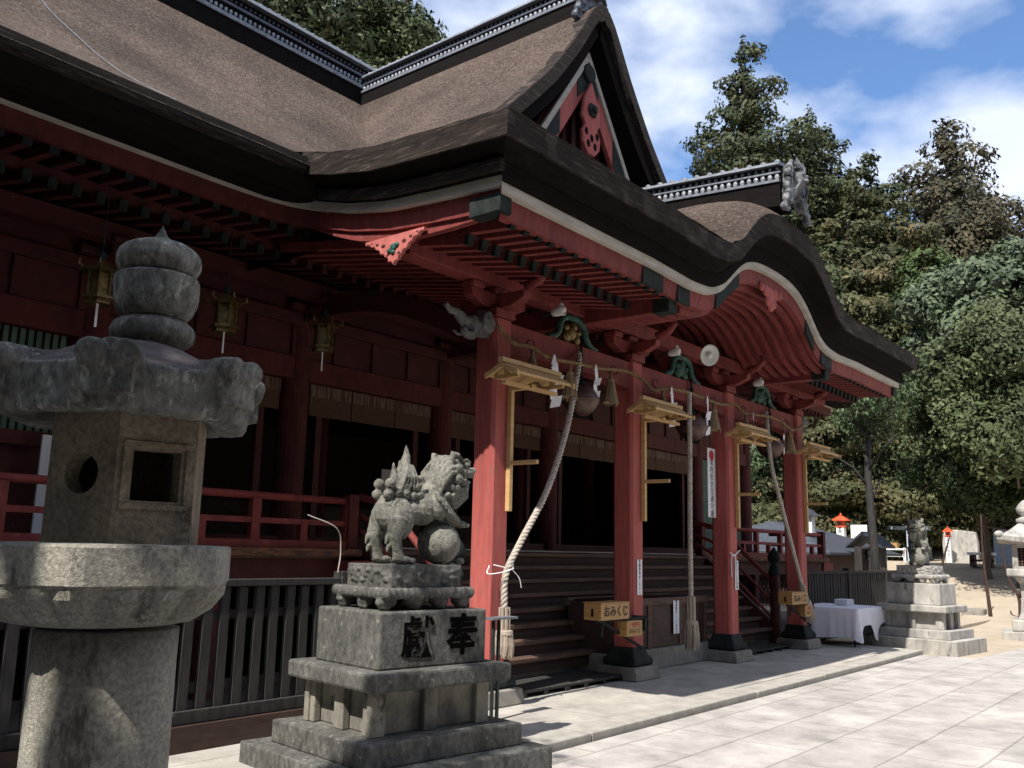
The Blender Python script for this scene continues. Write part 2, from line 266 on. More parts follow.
def tag(o, label=None, cat=None, group=None, kind=None):
    if label: o['label'] = label
    if cat: o['category'] = cat
    if group: o['group'] = group
    if kind: o['kind'] = kind
    return o
def thing(name, label, cat, loc=(0, 0, 0), rz=0, group=None):
    o = bpy.data.objects.new(name, None); COL.objects.link(o); o.location = loc; o.rotation_euler = (0, 0, rz); o.empty_display_size = 0.2
    return tag(o, label, cat, group)
def kids(o): return [c for c in COL.objects if c.parent == o]
def copytree(o, parent=None, loc=None, rz=None, label=None, sc=None):
    ch = kids(o); c = o.copy(); COL.objects.link(c)
    if parent: c.parent = parent
    if loc is not None: c.location = loc
    if rz is not None: c.rotation_euler = (0, 0, rz)
    if sc is not None: c.scale = (sc, sc, sc) if not isinstance(sc, tuple) else sc
    if label: c['label'] = label
    for k in ch: copytree(k, c)
    return c
TS = bpy.data.scenes.new('tmp_eval')
def evalmesh(o):
    TS.collection.objects.link(o); vl = TS.view_layers[0]; vl.update(); dg = vl.depsgraph; dg.update()
    m2 = bpy.data.meshes.new_from_object(o.evaluated_get(dg)); bpy.data.objects.remove(o); return m2
def remesh(mb, voxel=0.015, smooth=2, disp=0.0, dscale=8.0):
    me = mb.mesh('tmp'); o = bpy.data.objects.new('tmp', me)
    md = o.modifiers.new('r', 'REMESH'); md.mode = 'VOXEL'; md.voxel_size = voxel
    if smooth: ms = o.modifiers.new('s', 'SMOOTH'); ms.iterations = smooth; ms.factor = 0.5
    m2 = evalmesh(o); bpy.data.meshes.remove(me)
    if disp:
        nv = len(m2.vertices); A_ = [0.0] * (3 * nv); B_ = [0.0] * (3 * nv); m2.vertices.foreach_get('co', A_); m2.vertex_normals.foreach_get('vector', B_)
        for i in range(0, 3 * nv, 3):
            c_ = Vector(A_[i:i + 3]); d_ = noise.noise(c_ * dscale) * disp + noise.noise(c_ * dscale * 3) * disp * 0.5
            A_[i] += B_[i] * d_; A_[i + 1] += B_[i + 1] * d_; A_[i + 2] += B_[i + 2] * d_
        m2.vertices.foreach_set('co', A_)
    m2.polygons.foreach_set('use_smooth', [True] * len(m2.polygons))
    return m2
def meshobj(name, me, m, parent=None, loc=(0, 0, 0)):
    me.name = name; me.materials.clear(); me.materials.append(m); o = bpy.data.objects.new(name, me); COL.objects.link(o); o.location = loc
    if parent: o.parent = parent
    return o
def text(s, size, m, parent, mtx, name='lettering', vertical=False, extrude=0.002, gap=1.05, weight=0.0):
    """one mesh of lettering; local x right, y up, facing +z, placed by matrix (parent space)"""
    c = bpy.data.curves.new('t', 'FONT'); c.body = '\n'.join(s) if vertical else s
    c.size = size; c.extrude = extrude; c.align_x = 'CENTER'; c.align_y = 'CENTER'; c.space_line = gap; c.offset = weight; c.resolution_u = 3
    o = bpy.data.objects.new('t', c); me = evalmesh(o); me.name = name; me.transform(mtx); me.materials.clear(); me.materials.append(m)
    q = bpy.data.objects.new(name, me); COL.objects.link(q)
    if parent: q.parent = parent
    return q
FRONT = Matrix.Rotation(R(90), 4, 'X')          # text plane facing -y
LEFTF = Matrix.Rotation(R(-90), 4, 'Z') @ FRONT  # text plane facing -x
def lerp_tab(tab, x):
    if x <= tab[0][0]: return tab[0][1]
    for (a, fa), (b, fb) in zip(tab, tab[1:]):
        if x <= b:
            t = (x - a) / (b - a); return fa + (fb - fa) * t
    return tab[-1][1]
def smooth_tab(tab, x, d=0.12):
    return sum(lerp_tab(tab, x + k * d) for k in (-2, -1, 0, 1, 2)) / 5
def catmull(pts, n=8):
    P = [Vector(p) for p in pts]; P = [P[0] * 2 - P[1]] + P + [P[-1] * 2 - P[-2]]; o = []
    for i in range(1, len(P) - 2):
        for k in range(n):
            t = k / n; o.append(0.5 * ((2 * P[i]) + (P[i + 1] - P[i - 1]) * t + (2 * P[i - 1] - 5 * P[i] + 4 * P[i + 1] - P[i + 2]) * t * t + (3 * P[i] - P[i - 1] - 3 * P[i + 1] + P[i + 2]) * t ** 3))
    o.append(P[-2]); return o
def rope(mb, path, r, pitch, strands=3, seg=7):
    P = catmull(path, 14); Lg = [0]
    for a, b in zip(P, P[1:]): Lg.append(Lg[-1] + (b - a).length)
    n = max(8, int(Lg[-1] / (pitch / 9))); pts = []
    j = 0
    for i in range(n + 1):
        s_ = Lg[-1] * i / n
        while j < len(Lg) - 2 and Lg[j + 1] < s_: j += 1
        t = (s_ - Lg[j]) / max(1e-6, Lg[j + 1] - Lg[j]); pts.append(P[j].lerp(P[j + 1], t))
    u = None; fr = []
    for i, p in enumerate(pts):
        d = (pts[min(i + 1, n)] - pts[max(i - 1, 0)]).normalized()
        if u is None: u = d.orthogonal().normalized()
        u = (u - d * u.dot(d)).normalized(); fr.append((u.copy(), d.cross(u)))
    for k in range(strands):
        q = []
        for i, p in enumerate(pts):
            a = 2 * math.pi * (k / strands + Lg[-1] * i / n / pitch); q.append(p + (fr[i][0] * math.cos(a) + fr[i][1] * math.sin(a)) * r * 0.52)
        mb.tube(q, r * 0.56, seg)
    return mb

# ------------------------------------------------------------------ ground, paving, terrace
XC = 11.87
YS = R(0)
def gz(x, y):
    # flat courtyard rising to a terrace and wooded hillside
    d = max(0.0, x - 37.0) if y > 2 else max(0.0, x - 37)
    h = -0.11 + 1.55 * max(0, min(1, (x - 27.0) / 11.5)) ** 1.6
    far = max(0.0, math.hypot(x, y) * 0.5 + x * 0.5 - 46)
    return h + far * 0.42 * min(1, far / 10)
g = MB()
xs = [-300, -120, -50, -20, 0, 10, 20, 26.9, 28, 30, 32, 33.5, 35, 36.4, 37.5, 38.5, 40, 43, 46, 50, 55, 62, 70, 85, 110, 160, 300]
ys = [-300, -140, -60, -20, -8, 0, 4, 8, 12, 17, 22, 28, 36, 45, 60, 90, 140, 300]
vs = [(x, y, min(26, gz(x, y)) if x > 20 else -0.11) for y in ys for x in xs]; nx = len(xs)
g.add(vs, [(j * nx + i, j * nx + i + 1, (j + 1) * nx + i + 1, (j + 1) * nx + i) for j in range(len(ys) - 1) for i in range(nx - 1)])
tag(g.build('ground', M['sand'], smooth=True), kind='structure')
h = MB()
def hillz(x, y): return 2.0 + max(0, (y - 26)) * 0.30
h.grid(lambda a, b: (-60 + 180 * a, 26 + 120 * b, -0.2 + max(0, b * 120 - 4) * 0.25 * (1 + 0.2 * noise.noise(Vector((a * 7, b * 5, 0))))), 30, 20)
tag(h.build('hillside', M['hill'], smooth=True), kind='structure')
p = MB(); p.box(-12, 60, -14, 4.72, -0.25, -0.10)
p2 = p.build('paving', M['pave']); tag(p2, kind='structure')
cut = MB().add([(-12, -14, -0.096), (22.5, -14, -0.096), (22.5, 4.6, -0.096), (-12, 4.6, -0.096)], [(0, 1, 2, 3)])
bpy.data.objects.remove(p2)
pv = MB()
# paving sheet with an irregular right end where sand takes over
poly = [(-12, -14), (34, -14), (30, -4), (27.5, 0.5), (25.5, 3.2), (17.6, 3.9), (17.3, 4.72), (-12, 4.72)]
pv.add([(x, y, -0.06) for x, y in poly], [tuple(range(len(poly)))])
tag(pv.build('paving', M['pave']), kind='structure')
tp = MB(); tp.box(-3, 17.6, 5.08, 9.0, -0.3, 0.0)
tag(tp.build('terrace', M['terrace']), kind='structure')
k = MB()
xk = -3.0; random.seed(3)
while xk < 17.35:
    l = random.choice([1.6, 1.9, 2.2]); x2 = min(17.6, xk + l); k.box(xk + 0.004, x2 - 0.004, 4.76 + random.uniform(-.005, .005), 5.072, -0.3, 0.003 + random.uniform(-.003, .004)); xk = x2
tag(k.build('kerb', M['kerbstone'], bevel=0.012), kind='structure')
sl = MB(); sl.box(-20, 7.0, 5.6, 9.0, -0.3, 0.006)
s2 = MB(); s2.box(-20, 26, 6.95, 18, -0.3, 0.012)
tag(s2.build('soil_under_hall', M['ground_dark']), kind='structure')
rg = MB(); rg.box(17.75, 30, 5.9, 9.0, -0.3, -0.03)
tag(rg.build('side_yard', M['sand']), kind='structure')

# ------------------------------------------------------------------ the shrine hall
HO = (XC, 9.9, 0.0)
hall = thing('shrine_hall', 'large red timber shrine hall with thick cypress bark roofs and a curved porch gable', 'shrine', HO)
def pieces(mb):
    par = list(range(len(mb.v)))
    def fd(i):
        while par[i] != i: par[i] = par[par[i]]; i = par[i]
        return i
    for f in mb.f:
        r0 = fd(f[0])
        for i in f[1:]: par[fd(i)] = r0
    g_ = {}
    for f in mb.f: g_.setdefault(fd(f[0]), []).append(f)
    o = []
    for fs in g_.values():
        ids = sorted({i for f in fs for i in f}); mp_ = {v: k for k, v in enumerate(ids)}; b = MB(); b.v = [mb.v[i] for i in ids]; b.f = [tuple(mp_[i] for i in f) for f in fs]; o.append(b)
    return o
SEP = {'barge_board_fitting', 'main_recessed_layer', 'main_eave_fascia', 'main_bark_edge', 'door_jambs', 'main_lower_layer', 'main_pale_eave_board', 'veranda_floor', 'veranda_edge_plank', 'veranda_girder', 'veranda_posts', 'projecting_joist', 'corner_posts', 'end_railing', 'hall_walls', 'hall_floor_and_ceiling', 'upper_rails', 'gable_end_wall', 'porch_purlin', 'main_purlin', 'flying_eave_batten', 'soffit_boards', 'side_wall_beams', 'railing_posts'}
SING = {'door_jambs': 'door_jamb', 'veranda_posts': 'veranda_post', 'corner_posts': 'corner_post', 'hall_walls': 'hall_wall', 'hall_floor_and_ceiling': 'hall_floor', 'upper_rails': 'upper_rail', 'railing_posts': 'railing_post', 'side_wall_beams': 'side_wall_beam', 'soffit_boards': 'soffit'}
def H(mb, name, m, parent=None, **kw):
    kw.setdefault('world', HO)
    if name in SEP:
        L_ = pieces(mb); L_ = [b for b in L_]
        for b in L_: o_ = b.build(SING.get(name, name), m, parent or hall, **kw)
        return o_
    return mb.build(name, m, parent or hall, **kw)
def HS(mb, name, m, parent, **kw):      # sub-part: parent part sits at the hall origin
    if name in SEP: return H(mb, name, m, parent, **kw)
    return mb.build(name, m, parent, world=HO, **kw)

MAIN0, MAIN1 = -2.5, 22.9
def zmain(y):
    s_ = y - 7.5; return 5.66 + 0.5 * s_ + 0.0495 * s_ * s_
base_tab = [(4.5, 5.38), (4.7, 5.38), (5.65, 5.43), (6.5, 5.49), (7.1, 5.60), (7.6, 5.74), (7.9, 5.85), (8.4, 5.98), (9, 6.2), (10, 6.5), (11, 6.8), (12.5, 7.2)]
def zbase(y): return smooth_tab(base_tab, y, 0.1)
XK = 12.06
bump_tab = [(0, 0.86), (0.3, 0.85), (0.6, 0.82), (.9, .74), (1.15, 0.60), (1.35, 0.44), (1.5, 0.30), (1.7, 0.13), (2.0, 0.0), (2.5, -0.04), (3.4, 0.0), (9, 0)]
def bump(x): return smooth_tab(bump_tab, abs(x - XK), 0.05)
def zporch(x, y):
    b = zbase(y); kk = bump(x)
    crest = 5.38 + kk + 0.42 * (1 - math.exp(-max(0, y - 4.7) / 0.35)) * min(1, max(0, kk) / 0.8) ** 1.5
    cl = 0.0
    m_ = 0.12; d = max(b, crest); 
    v = d + m_ * math.log(math.exp((b - d) / m_) + math.exp((crest - d) / m_))
    return v - m_ * math.log(2) * math.exp(-abs(b - crest) / m_) * (1 if kk < 0.02 else 0.6) + cl
PX0, PX1 = 5.64, 18.12
# porch roof surface
pr = MB(); nxp = 125; yl = [4.7, 4.78, 4.9, 5.05, 5.25, 5.5, 5.8, 6.1, 6.4, 6.7, 7.0, 7.3, 7.6, 7.9, 8.2, 8.6, 9.0, 9.5, 10, 10.5, 11, 11.6]
def jit(x, y): return 0.012 * noise.noise(Vector((x * 3, y * 3, 0))) + 0.006 * noise.noise(Vector((x * 13, y * 13, 2)))
pr.add([(PX0 + (PX1 - PX0) * i / nxp, y, zporch(PX0 + (PX1 - PX0) * i / nxp, y) + jit(i * .1, y)) for y in yl for i in range(nxp + 1)],
       [(j * (nxp + 1) + i, j * (nxp + 1) + i + 1, (j + 1) * (nxp + 1) + i + 1, (j + 1) * (nxp + 1) + i) for j in range(len(yl) - 1) for i in range(nxp)])
roofp = H(pr, 'porch_roof', M['bark'], smooth=True)
# eave band: section in (inset o, drop dz)
def eave_path(o, yend):
    pts = []
    y = yend
    while y > 4.7 + o + 0.05: pts.append((PX0 + o, y)); y -= 0.15
    n = 120
    for i in range(n + 1): pts.append((PX0 + o + (PX1 - PX0 - 2 * o) * i / n, 4.7 + o))
    y = 4.7 + o + 0.15
    while y < yend: pts.append((PX1 - o, y)); y += 0.15
    pts.append((PX1 - o, yend)); return pts
def eave_band(sec, ysame=7.55, rag=False):
    # all rings share the same number of points
    secs = []
    base = eave_path(0, ysame)
    for idx, (x, y) in enumerate(base):
        ring = []
        zt0 = lerp_tab(base_tab, y)
        for (o, dz) in sec:
            zt = zt0 + bump(x) * (1 - .14 * min(1, -dz / .45)) * (1 if y <= 4.71 else 0) - (.05 * min(1, max(0, -dz - .3) / .15)) * (1 if y <= 4.71 else 0)
            xx = min(max(x, PX0 + o), PX1 - o); yy = max(y, 4.7 + o); jj = noise.noise(Vector((x * 5, y * 5, dz * 9))) * .012 + noise.noise(Vector((x * 17, y * 17, dz * 9))) * .006 if rag else 0; ring.append((xx + jj * .5, yy + jj * .6, zt + dz + jj))
        secs.append(ring)
    return secs
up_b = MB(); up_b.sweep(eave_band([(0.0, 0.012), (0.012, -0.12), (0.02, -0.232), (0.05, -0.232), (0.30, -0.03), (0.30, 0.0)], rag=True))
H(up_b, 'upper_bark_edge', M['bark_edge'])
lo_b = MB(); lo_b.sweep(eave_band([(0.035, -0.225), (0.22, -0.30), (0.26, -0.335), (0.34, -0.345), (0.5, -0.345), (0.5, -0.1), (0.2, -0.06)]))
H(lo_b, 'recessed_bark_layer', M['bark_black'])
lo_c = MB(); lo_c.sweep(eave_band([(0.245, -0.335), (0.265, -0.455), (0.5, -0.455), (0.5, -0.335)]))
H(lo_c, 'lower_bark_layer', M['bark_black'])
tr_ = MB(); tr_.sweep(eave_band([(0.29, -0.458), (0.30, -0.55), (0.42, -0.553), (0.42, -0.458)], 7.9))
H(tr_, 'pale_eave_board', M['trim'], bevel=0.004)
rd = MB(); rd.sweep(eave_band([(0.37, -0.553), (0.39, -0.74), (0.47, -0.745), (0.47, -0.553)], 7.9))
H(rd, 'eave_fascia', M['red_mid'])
# brown side layer under upper band on both verges
for s_ in (0, 1):
    q = MB(); X = PX0 + 0.19 if s_ == 0 else PX1 - 0.25
    ysd = [4.93 + 0.15 * i for i in range(18)]
    q.sweep([[(X, y, lerp_tab(base_tab, y) - 0.34), (X + 0.06, y, lerp_tab(base_tab, y) - 0.34), (X + 0.06, y, lerp_tab(base_tab, y) - 0.45), (X, y, lerp_tab(base_tab, y) - 0.45)] for y in ysd])
    H(q, 'side_bark_layer', M['bark_edge'])
# corner fittings on verge boards
for X in (PX0 + 0.33, PX1 - 0.50):
    q = MB(); q.box(X, X + 0.17, 5.04, 5.42, 4.62, 4.80); H(q, 'corner_fitting', M['cap'], bevel=0.008)
# karahafu metal fittings on the fascia
for a, b in ((-3.35, -2.9), (-1.55, -0.85), (2.1, 2.55), (-2.55, -2.25), (1.5, 1.8)):
    q = MB(); sc_ = []
    for i in range(9):
        x = XC + a + (b - a) * i / 8; z = 5.33 + bump(x) * .86; sc_.append([(x, 5.062, z - 0.56), (x, 5.10, z - 0.56), (x, 5.10, z - 0.76), (x, 5.062, z - 0.76)])
    q.sweep(sc_); H(q, 'fascia_fitting', M['cap'])
# central pendant under the curved gable
q = MB()
for (dx, dz, r_) in ((0, -.84, .13), (-.16, -.80, .10), (.16, -.80, .10), (-.3, -.78, .07), (.3, -.78, .07), (0, -1.0, .09), (-.1, -.95, .08), (.1, -.95, .08)):
    q.ball((XK + dx, 5.07, 6.10 + dz), (r_, 0.035, r_))
H(q, 'gable_pendant', M['red'], smooth=True)
# side verge inner board (barge board) and its pink pendant
for s_ in (0, 1):
    X = 6.06 if s_ == 0 else PX1 - 0.50
    q = MB(); sc_ = []
    for i in range(24):
        y = 5.1 + i * 0.13; z = lerp_tab(base_tab, y); bt = 0.69 + 0.10 * math.sin(min(1, (y - 5.1) / 2.9) * math.pi)
        sc_.append([(X, y, z - 0.55), (X + 0.08, y, z - 0.55), (X + 0.08, y, z - bt - 0.06), (X, y, z - bt - 0.06)])
    q.sweep(sc_); H(q, 'verge_board', M['red_mid'])
def scallop(P_, k_, r_):
    o = []
    for (a0, b0), (a1, b1) in zip(P_, P_[1:]):
        nx_, nz_ = (b1 - b0), -(a1 - a0); L_ = math.hypot(nx_, nz_) or 1
        for j in range(k_):
            t_ = j / k_; h_ = r_ * math.sin(math.pi * t_) ** .6 if t_ else 0; o.append((a0 + (a1 - a0) * t_ + nx_ / L_ * h_, b0 + (b1 - b0) * t_ + nz_ / L_ * h_))
    return o
half = [(.42, .085), (.33, .05), (.26, .01), (.19, -.05), (.12, -.09), (.07, -.15), (0, -.19)]
out_ = half + [(-a_, b_) for a_, b_ in half[::-1][1:]]
pl_ = scallop(out_, 5, .022) + [(-.42, .085), (-.42, .12), (.42, .12)]
q = MB(); q.prism([(6.45 + a_, 4.56 + b_) for a_, b_ in pl_], 6.0, 6.045, 'yz'); pend = H(q, 'verge_pendant', M['pink'])
q = MB()
for (a_, b_, r_) in ((0, 0, .05), (.05, -.03, .035), (-.05, .02, .035), (0, -.05, .03)): q.ball((5.995, 6.45 + a_, 4.55 + b_), (.018, r_, r_ * .8))
HS(q, 'pendant_boss', M['green'], pend, smooth=True)
q = MB()
for (a_, b_, r_) in ((.15, .03, .03), (-.15, .03, .03), (.24, .06, .022), (-.24, .06, .022), (.08, -.08, .02), (-.08, -.08, .02), (.33, .09, .014), (-.33, .09, .014)): q.ball((5.999, 6.45 + a_, 4.56 + b_), (.004, r_, r_ * .7))
HS(q, 'pendant_piercing', M['red_dark'], pend, smooth=True)

# soffit boards behind rafters
sf = MB()
for (xa, xb) in ((6.2, 9.3), (14.45, 17.55)):
    sf.add([(xa, 5.1, 4.79), (xb, 5.1, 4.79), (xb, 8.8, 5.35), (xa, 8.8, 5.35), (xa, 5.1, 4.83), (xb, 5.1, 4.83), (xb, 8.8, 5.4), (xa, 8.8, 5.4)], [(0, 1, 2, 3), (4, 5, 6, 7), (0, 1, 5, 4), (2, 3, 7, 6), (1, 2, 6, 5), (0, 3, 7, 4)])
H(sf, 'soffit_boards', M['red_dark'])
# curved ribs of the karahafu ceiling
for i in range(13):
    y = 5.2 + 0.17 * i; q = MB(); sc_ = []
    for j in range(33):
        x = XK - 2.45 + 4.9 * j / 32; z = 5.33 + bump(x) * .86 - 0.72 - 0.02
        sc_.append([(x, y, z), (x, y + 0.07, z), (x, y + 0.07, z - 0.08), (x, y, z - 0.08)])
    q.sweep(sc_); H(q, 'curved_rib', M['red_mid'])
q = MB(); q.grid(lambda a, b: (XK - 2.5 + 5 * a, 5.1 + 2.7 * b, 5.33 + bump(XK - 2.5 + 5 * a) * .86 - 0.70), 50, 2); H(q, 'vault_boards', M['red_mid'], smooth=True)
for X in (9.32, 14.40):    # beams carrying the vault, ending in dark caps
    q = MB(); q.box(X - 0.09, X + 0.09, 5.18, 8.3, 4.42, 4.70); b_ = H(q, 'vault_beam', M['red_mid'], bevel=0.012)
    q = MB(); q.box(X - 0.1, X + 0.1, 5.13, 5.36, 4.41, 4.71); HS(q, 'beam_cap', M['cap'], b_, bevel=0.008)
# straight rafters: shared meshes, one object each
def rafter_mesh(length, slope, w_, h_, mk='red_mid'):
    q = MB(); q.bar((0, 0, 0), (0, length, length * slope), w_, h_); me = q.mesh('rafter'); me.materials.append(M[mk])
    c_ = MB(); c_.bar((0, -0.004, 0), (0, 0.05, 0.05 * slope), w_ + 0.006, h_ + 0.006); mc = c_.mesh('rafter_cap'); mc.materials.append(M['cap']); return me, mc
def rafter(me, mc, x, y, z):
    o = bpy.data.objects.new('rafter', me); COL.objects.link(o); o.parent = hall; o.location = (x - HO[0], y - HO[1], z)
    c_ = bpy.data.objects.new('rafter_cap', mc); COL.objects.link(c_); c_.parent = o; return o
r1 = rafter_mesh(1.0, 0.10, 0.075, 0.09); r2 = rafter_mesh(3.0, 0.17, 0.075, 0.10)
for (xa, n_) in ((6.28, 15), (14.55, 15)):
    for i in range(n_):
        x = xa + i * 0.205
        rafter(*r1, x, 5.13, 4.60); rafter(*r2, x, 5.66, 4.545)
q = MB()
for (xa, xb) in ((6.2, 9.25), (14.48, 17.5)):
    q.box(xa, xb, 5.69, 5.76, 4.60, 4.64)
H(q, 'flying_eave_batten', M['red_dark'])

# main roof
mr = MB(); nxm = 80; yl2 = [7.42, 7.5, 7.7, 8, 8.4, 8.8, 9.3, 9.8, 10.4, 11, 11.6, 12.2, 12.8, 13.4, 14.0]
mr.add([(MAIN0 + (MAIN1 - MAIN0) * i / nxm, y, (zmain(y) if y > 7.45 else 5.55) + jit(i * .3, y)) for y in yl2 for i in range(nxm + 1)],
       [(j * (nxm + 1) + i, j * (nxm + 1) + i + 1, (j + 1) * (nxm + 1) + i + 1, (j + 1) * (nxm + 1) + i) for j in range(len(yl2) - 1) for i in range(nxm)])
H(mr, 'main_roof', M['bark'], smooth=True)
q = MB(); q.add([(MAIN0, 14, zmain(14)), (MAIN1, 14, zmain(14)), (MAIN1, 21, 5.6), (MAIN0, 21, 5.6)], [(0, 1, 2, 3)]); H(q, 'rear_roof', M['bark'])
q = MB()
for X in (MAIN0 + 0.3, MAIN1 - 0.5):
    q.prism([(7.6, 5.3), (14, zmain(14) - .2), (20.8, 5.3)], X, X + 0.2, 'yz')
H(q, 'gable_end_wall', M['red_dark'])
def main_band(sec, name, m, x1=5.62, x0=MAIN0):
    # left part ends against the porch roof with a rounded turn; right part mirrored beyond the porch
    q = MB(); q.sweep([[(x, 7.42 + o, 5.60 + dz) for (o, dz) in sec] for x in [x0 + (x1 - x0) * i / 30 for i in range(31)]]); 
    q.sweep([[(x, 7.42 + o, 5.60 + dz) for (o, dz) in sec] for x in (18.1, MAIN1)])
    return H(q, name, m)
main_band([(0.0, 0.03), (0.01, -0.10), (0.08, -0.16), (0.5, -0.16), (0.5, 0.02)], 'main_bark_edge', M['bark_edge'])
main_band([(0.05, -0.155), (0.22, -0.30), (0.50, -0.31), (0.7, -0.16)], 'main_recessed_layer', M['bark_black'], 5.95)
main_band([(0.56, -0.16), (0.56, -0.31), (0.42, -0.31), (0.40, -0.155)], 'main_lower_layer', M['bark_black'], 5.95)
# pale strip: follows main eave then curves up into the porch verge
def strip(secf, name, m):
    P = [(x, 8.0, 5.37) for x in (MAIN0, 2, 4.2, 4.9)] + [(5.3, 7.99, 5.37), (5.62, 7.95, 5.365), (5.83, 7.86, 5.35), (5.94, 7.70, 5.31), (5.965, 7.5, 5.24)]
    pts = catmull(P, 5); sc_ = []
    for i, p_ in enumerate(pts):
        d = (pts[min(i + 1, len(pts) - 1)] - pts[max(0, i - 1)]); d.z = 0; d.normalize(); nrm = Vector((-d.y, d.x, 0)) 
        sc_.append([p_ + nrm * o + Vector((0, 0, dz)) for (o, dz) in secf])
    q = MB(); q.sweep(sc_)
    q.sweep([[(x, 8.0 + o, 5.37 + dz) for (o, dz) in secf] for x in (18.0, MAIN1 - 0.1)])
    H(q, name, m)
strip([(0, 0), (0.01, -0.09), (0.12, -0.095), (0.12, 0)], 'main_pale_eave_board', M['trim'])
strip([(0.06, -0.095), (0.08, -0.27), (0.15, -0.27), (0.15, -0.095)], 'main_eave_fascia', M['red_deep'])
# main eave rafters
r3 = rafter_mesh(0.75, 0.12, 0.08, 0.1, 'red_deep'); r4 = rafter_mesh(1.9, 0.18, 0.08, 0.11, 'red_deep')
nleft = 20
for i in range(nleft):
    x = 1.7 + i * 0.24
    if x < 6.3: rafter(*r3, x, 8.18, 5.10); 
for i in range(nleft):
    x = 1.7 + i * 0.24
    if i % 1 == 0 and x < 6.3: rafter(*r4, x, 8.72, 4.98)
q = MB()
xr_ = [MAIN0 + 0.3 + 0.24 * i for i in range(18)]
xr_ = [x for x in xr_ if x < 1.6] + [6.5 + 0.24 * i for i in range(68)]
for x in xr_:
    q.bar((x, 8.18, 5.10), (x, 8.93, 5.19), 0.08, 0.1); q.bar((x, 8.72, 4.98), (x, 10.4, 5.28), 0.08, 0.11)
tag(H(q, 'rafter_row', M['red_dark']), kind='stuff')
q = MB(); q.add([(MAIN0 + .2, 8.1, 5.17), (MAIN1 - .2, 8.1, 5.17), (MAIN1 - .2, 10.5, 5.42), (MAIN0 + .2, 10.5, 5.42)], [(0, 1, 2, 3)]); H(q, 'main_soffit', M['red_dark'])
q = MB(); q.box(MAIN0 + .3, MAIN1 - .3, 8.76, 8.84, 5.04, 5.14); q.box(MAIN0 + .3, MAIN1 - .3, 9.35, 9.55, 4.80, 5.0); H(q, 'main_purlin', M['red_dark'])

# chidori gable over the porch
ch_tab = [(0, 10.80), (0.18, 10.72), (0.37, 10.50), (0.86, 9.74), (1.5, 8.92), (2.13, 8.27), (2.6, 7.80), (3.2, 7.22), (4.0, 6.5), (4.6, 5.9), (5.2, 5.2), (6.2, 4.4)]
def zch(dx): return smooth_tab(ch_tab, abs(dx), 0.05)
YG = 7.8
cdx = [-5.6 + 11.2 * i / 100 for i in range(101)]
q = MB(); yc_ = [YG, YG + .06, YG + .3, YG + .8, 9.4, 10.2, 11, 12, 13, 14.0]
q.add([(XC + d, y, zch(d) - (0.05 if y == YG else 0) + jit(d, y)) for y in yc_ for d in cdx], [(j * 101 + i, j * 101 + i + 1, (j + 1) * 101 + i + 1, (j + 1) * 101 + i) for j in range(len(yc_) - 1) for i in range(100)])
H(q, 'gable_roof', M['bark'], smooth=True)
def ch_layer(y0, y1, t0, t1, lim, name, m, n=60):
    q = MB(); sc_ = []
    for i in range(n + 1):
        d = -lim + 2 * lim * i / n
        e = 0.02; sl_ = (zch(d + e) - zch(d - e)) / (2 * e); nl = math.hypot(sl_, 1); nx_, nz_ = -sl_ / nl, 1 / nl
        if abs(d) < 0.2: nx_, nz_ = nx_ * abs(d) / 0.2, 1
        def pt(y, t): return (XC + d - nx_ * t, y, zch(d) - nz_ * t * (1.35 if abs(d) < 0.2 else 1))
        sc_.append([pt(y0, t0), pt(y1, t0), pt(y1, t1), pt(y0, t1)])
    q.sweep(sc_); return H(q, name, m)
ch_layer(YG - .01, YG + .3, -0.0, 0.20, 5.0, 'gable_bark_edge', M['bark_edge'])
ch_layer(YG + .10, YG + .5, 0.20, 0.42, 4.4, 'gable_bark_layer', M['bark_black'])
# straight white barge boards + red boards
def board(yy, th, ztop, width, zbot, name, m, slope=1.44, bev=0.006):
    for s_ in (-1, 1):
        q = MB(); L_ = (ztop - zbot) / slope
        w2 = width * math.hypot(1, slope)
        cx = [ (XC, ztop), (XC + s_ * L_, zbot), (XC + s_ * (L_), zbot - w2), (XC, ztop - w2)]
        q.prism(cx, yy, yy + th); H(q, name, m, bevel=bev)
board(8.10, 0.06, 10.03, 0.10, 7.3, 'white_barge_board', M['trim'])
board(8.14, 0.08, 9.88, 0.30, 7.2, 'red_barge_board', M['red'])
q = MB(); q.prism([(XC, 9.9), (XC - 2.4, 6.3), (XC + 2.4, 6.3)], 8.5, 8.6); H(q, 'gable_wall', M['red_dark'])
q = MB()
for i in range(-4, 5): q.box(XC + i * 0.27 - .045, XC + i * 0.27 + .045, 8.42, 8.5, 6.4, 9.4 - abs(i) * .4)
H(q, 'gable_lattice', M['red_dark'])
for s_ in (-1, 1):
    q = MB(); 
    for (t0_, t1_) in ((0.0, .16), (.42, .60), (0.93, 1.0)):
        x0_ = XC + s_ * 1.9 * t0_; x1_ = XC + s_ * 1.9 * t1_; z0_ = 9.88 - 1.44 * 1.9 * t0_; z1_ = 9.88 - 1.44 * 1.9 * t1_
        q.prism([(x0_, z0_ - .01), (x1_, z1_ - .01), (x1_, z1_ - .36 + .1 * (t0_ == .42)), (x0_ , z0_ - .5)], 8.125, 8.138)
    H(q, 'barge_board_fitting', M['cap'])
q = MB(); q.lathe([(0.0, 0), (.15, 0), (.17, .02), (.15, .05), (0, .06)], 20, mtx=Matrix.Translation((XC, 8.12, 9.62)) @ Matrix.Rotation(R(90), 4, 'X')); H(q, 'apex_disc', M['cap'])
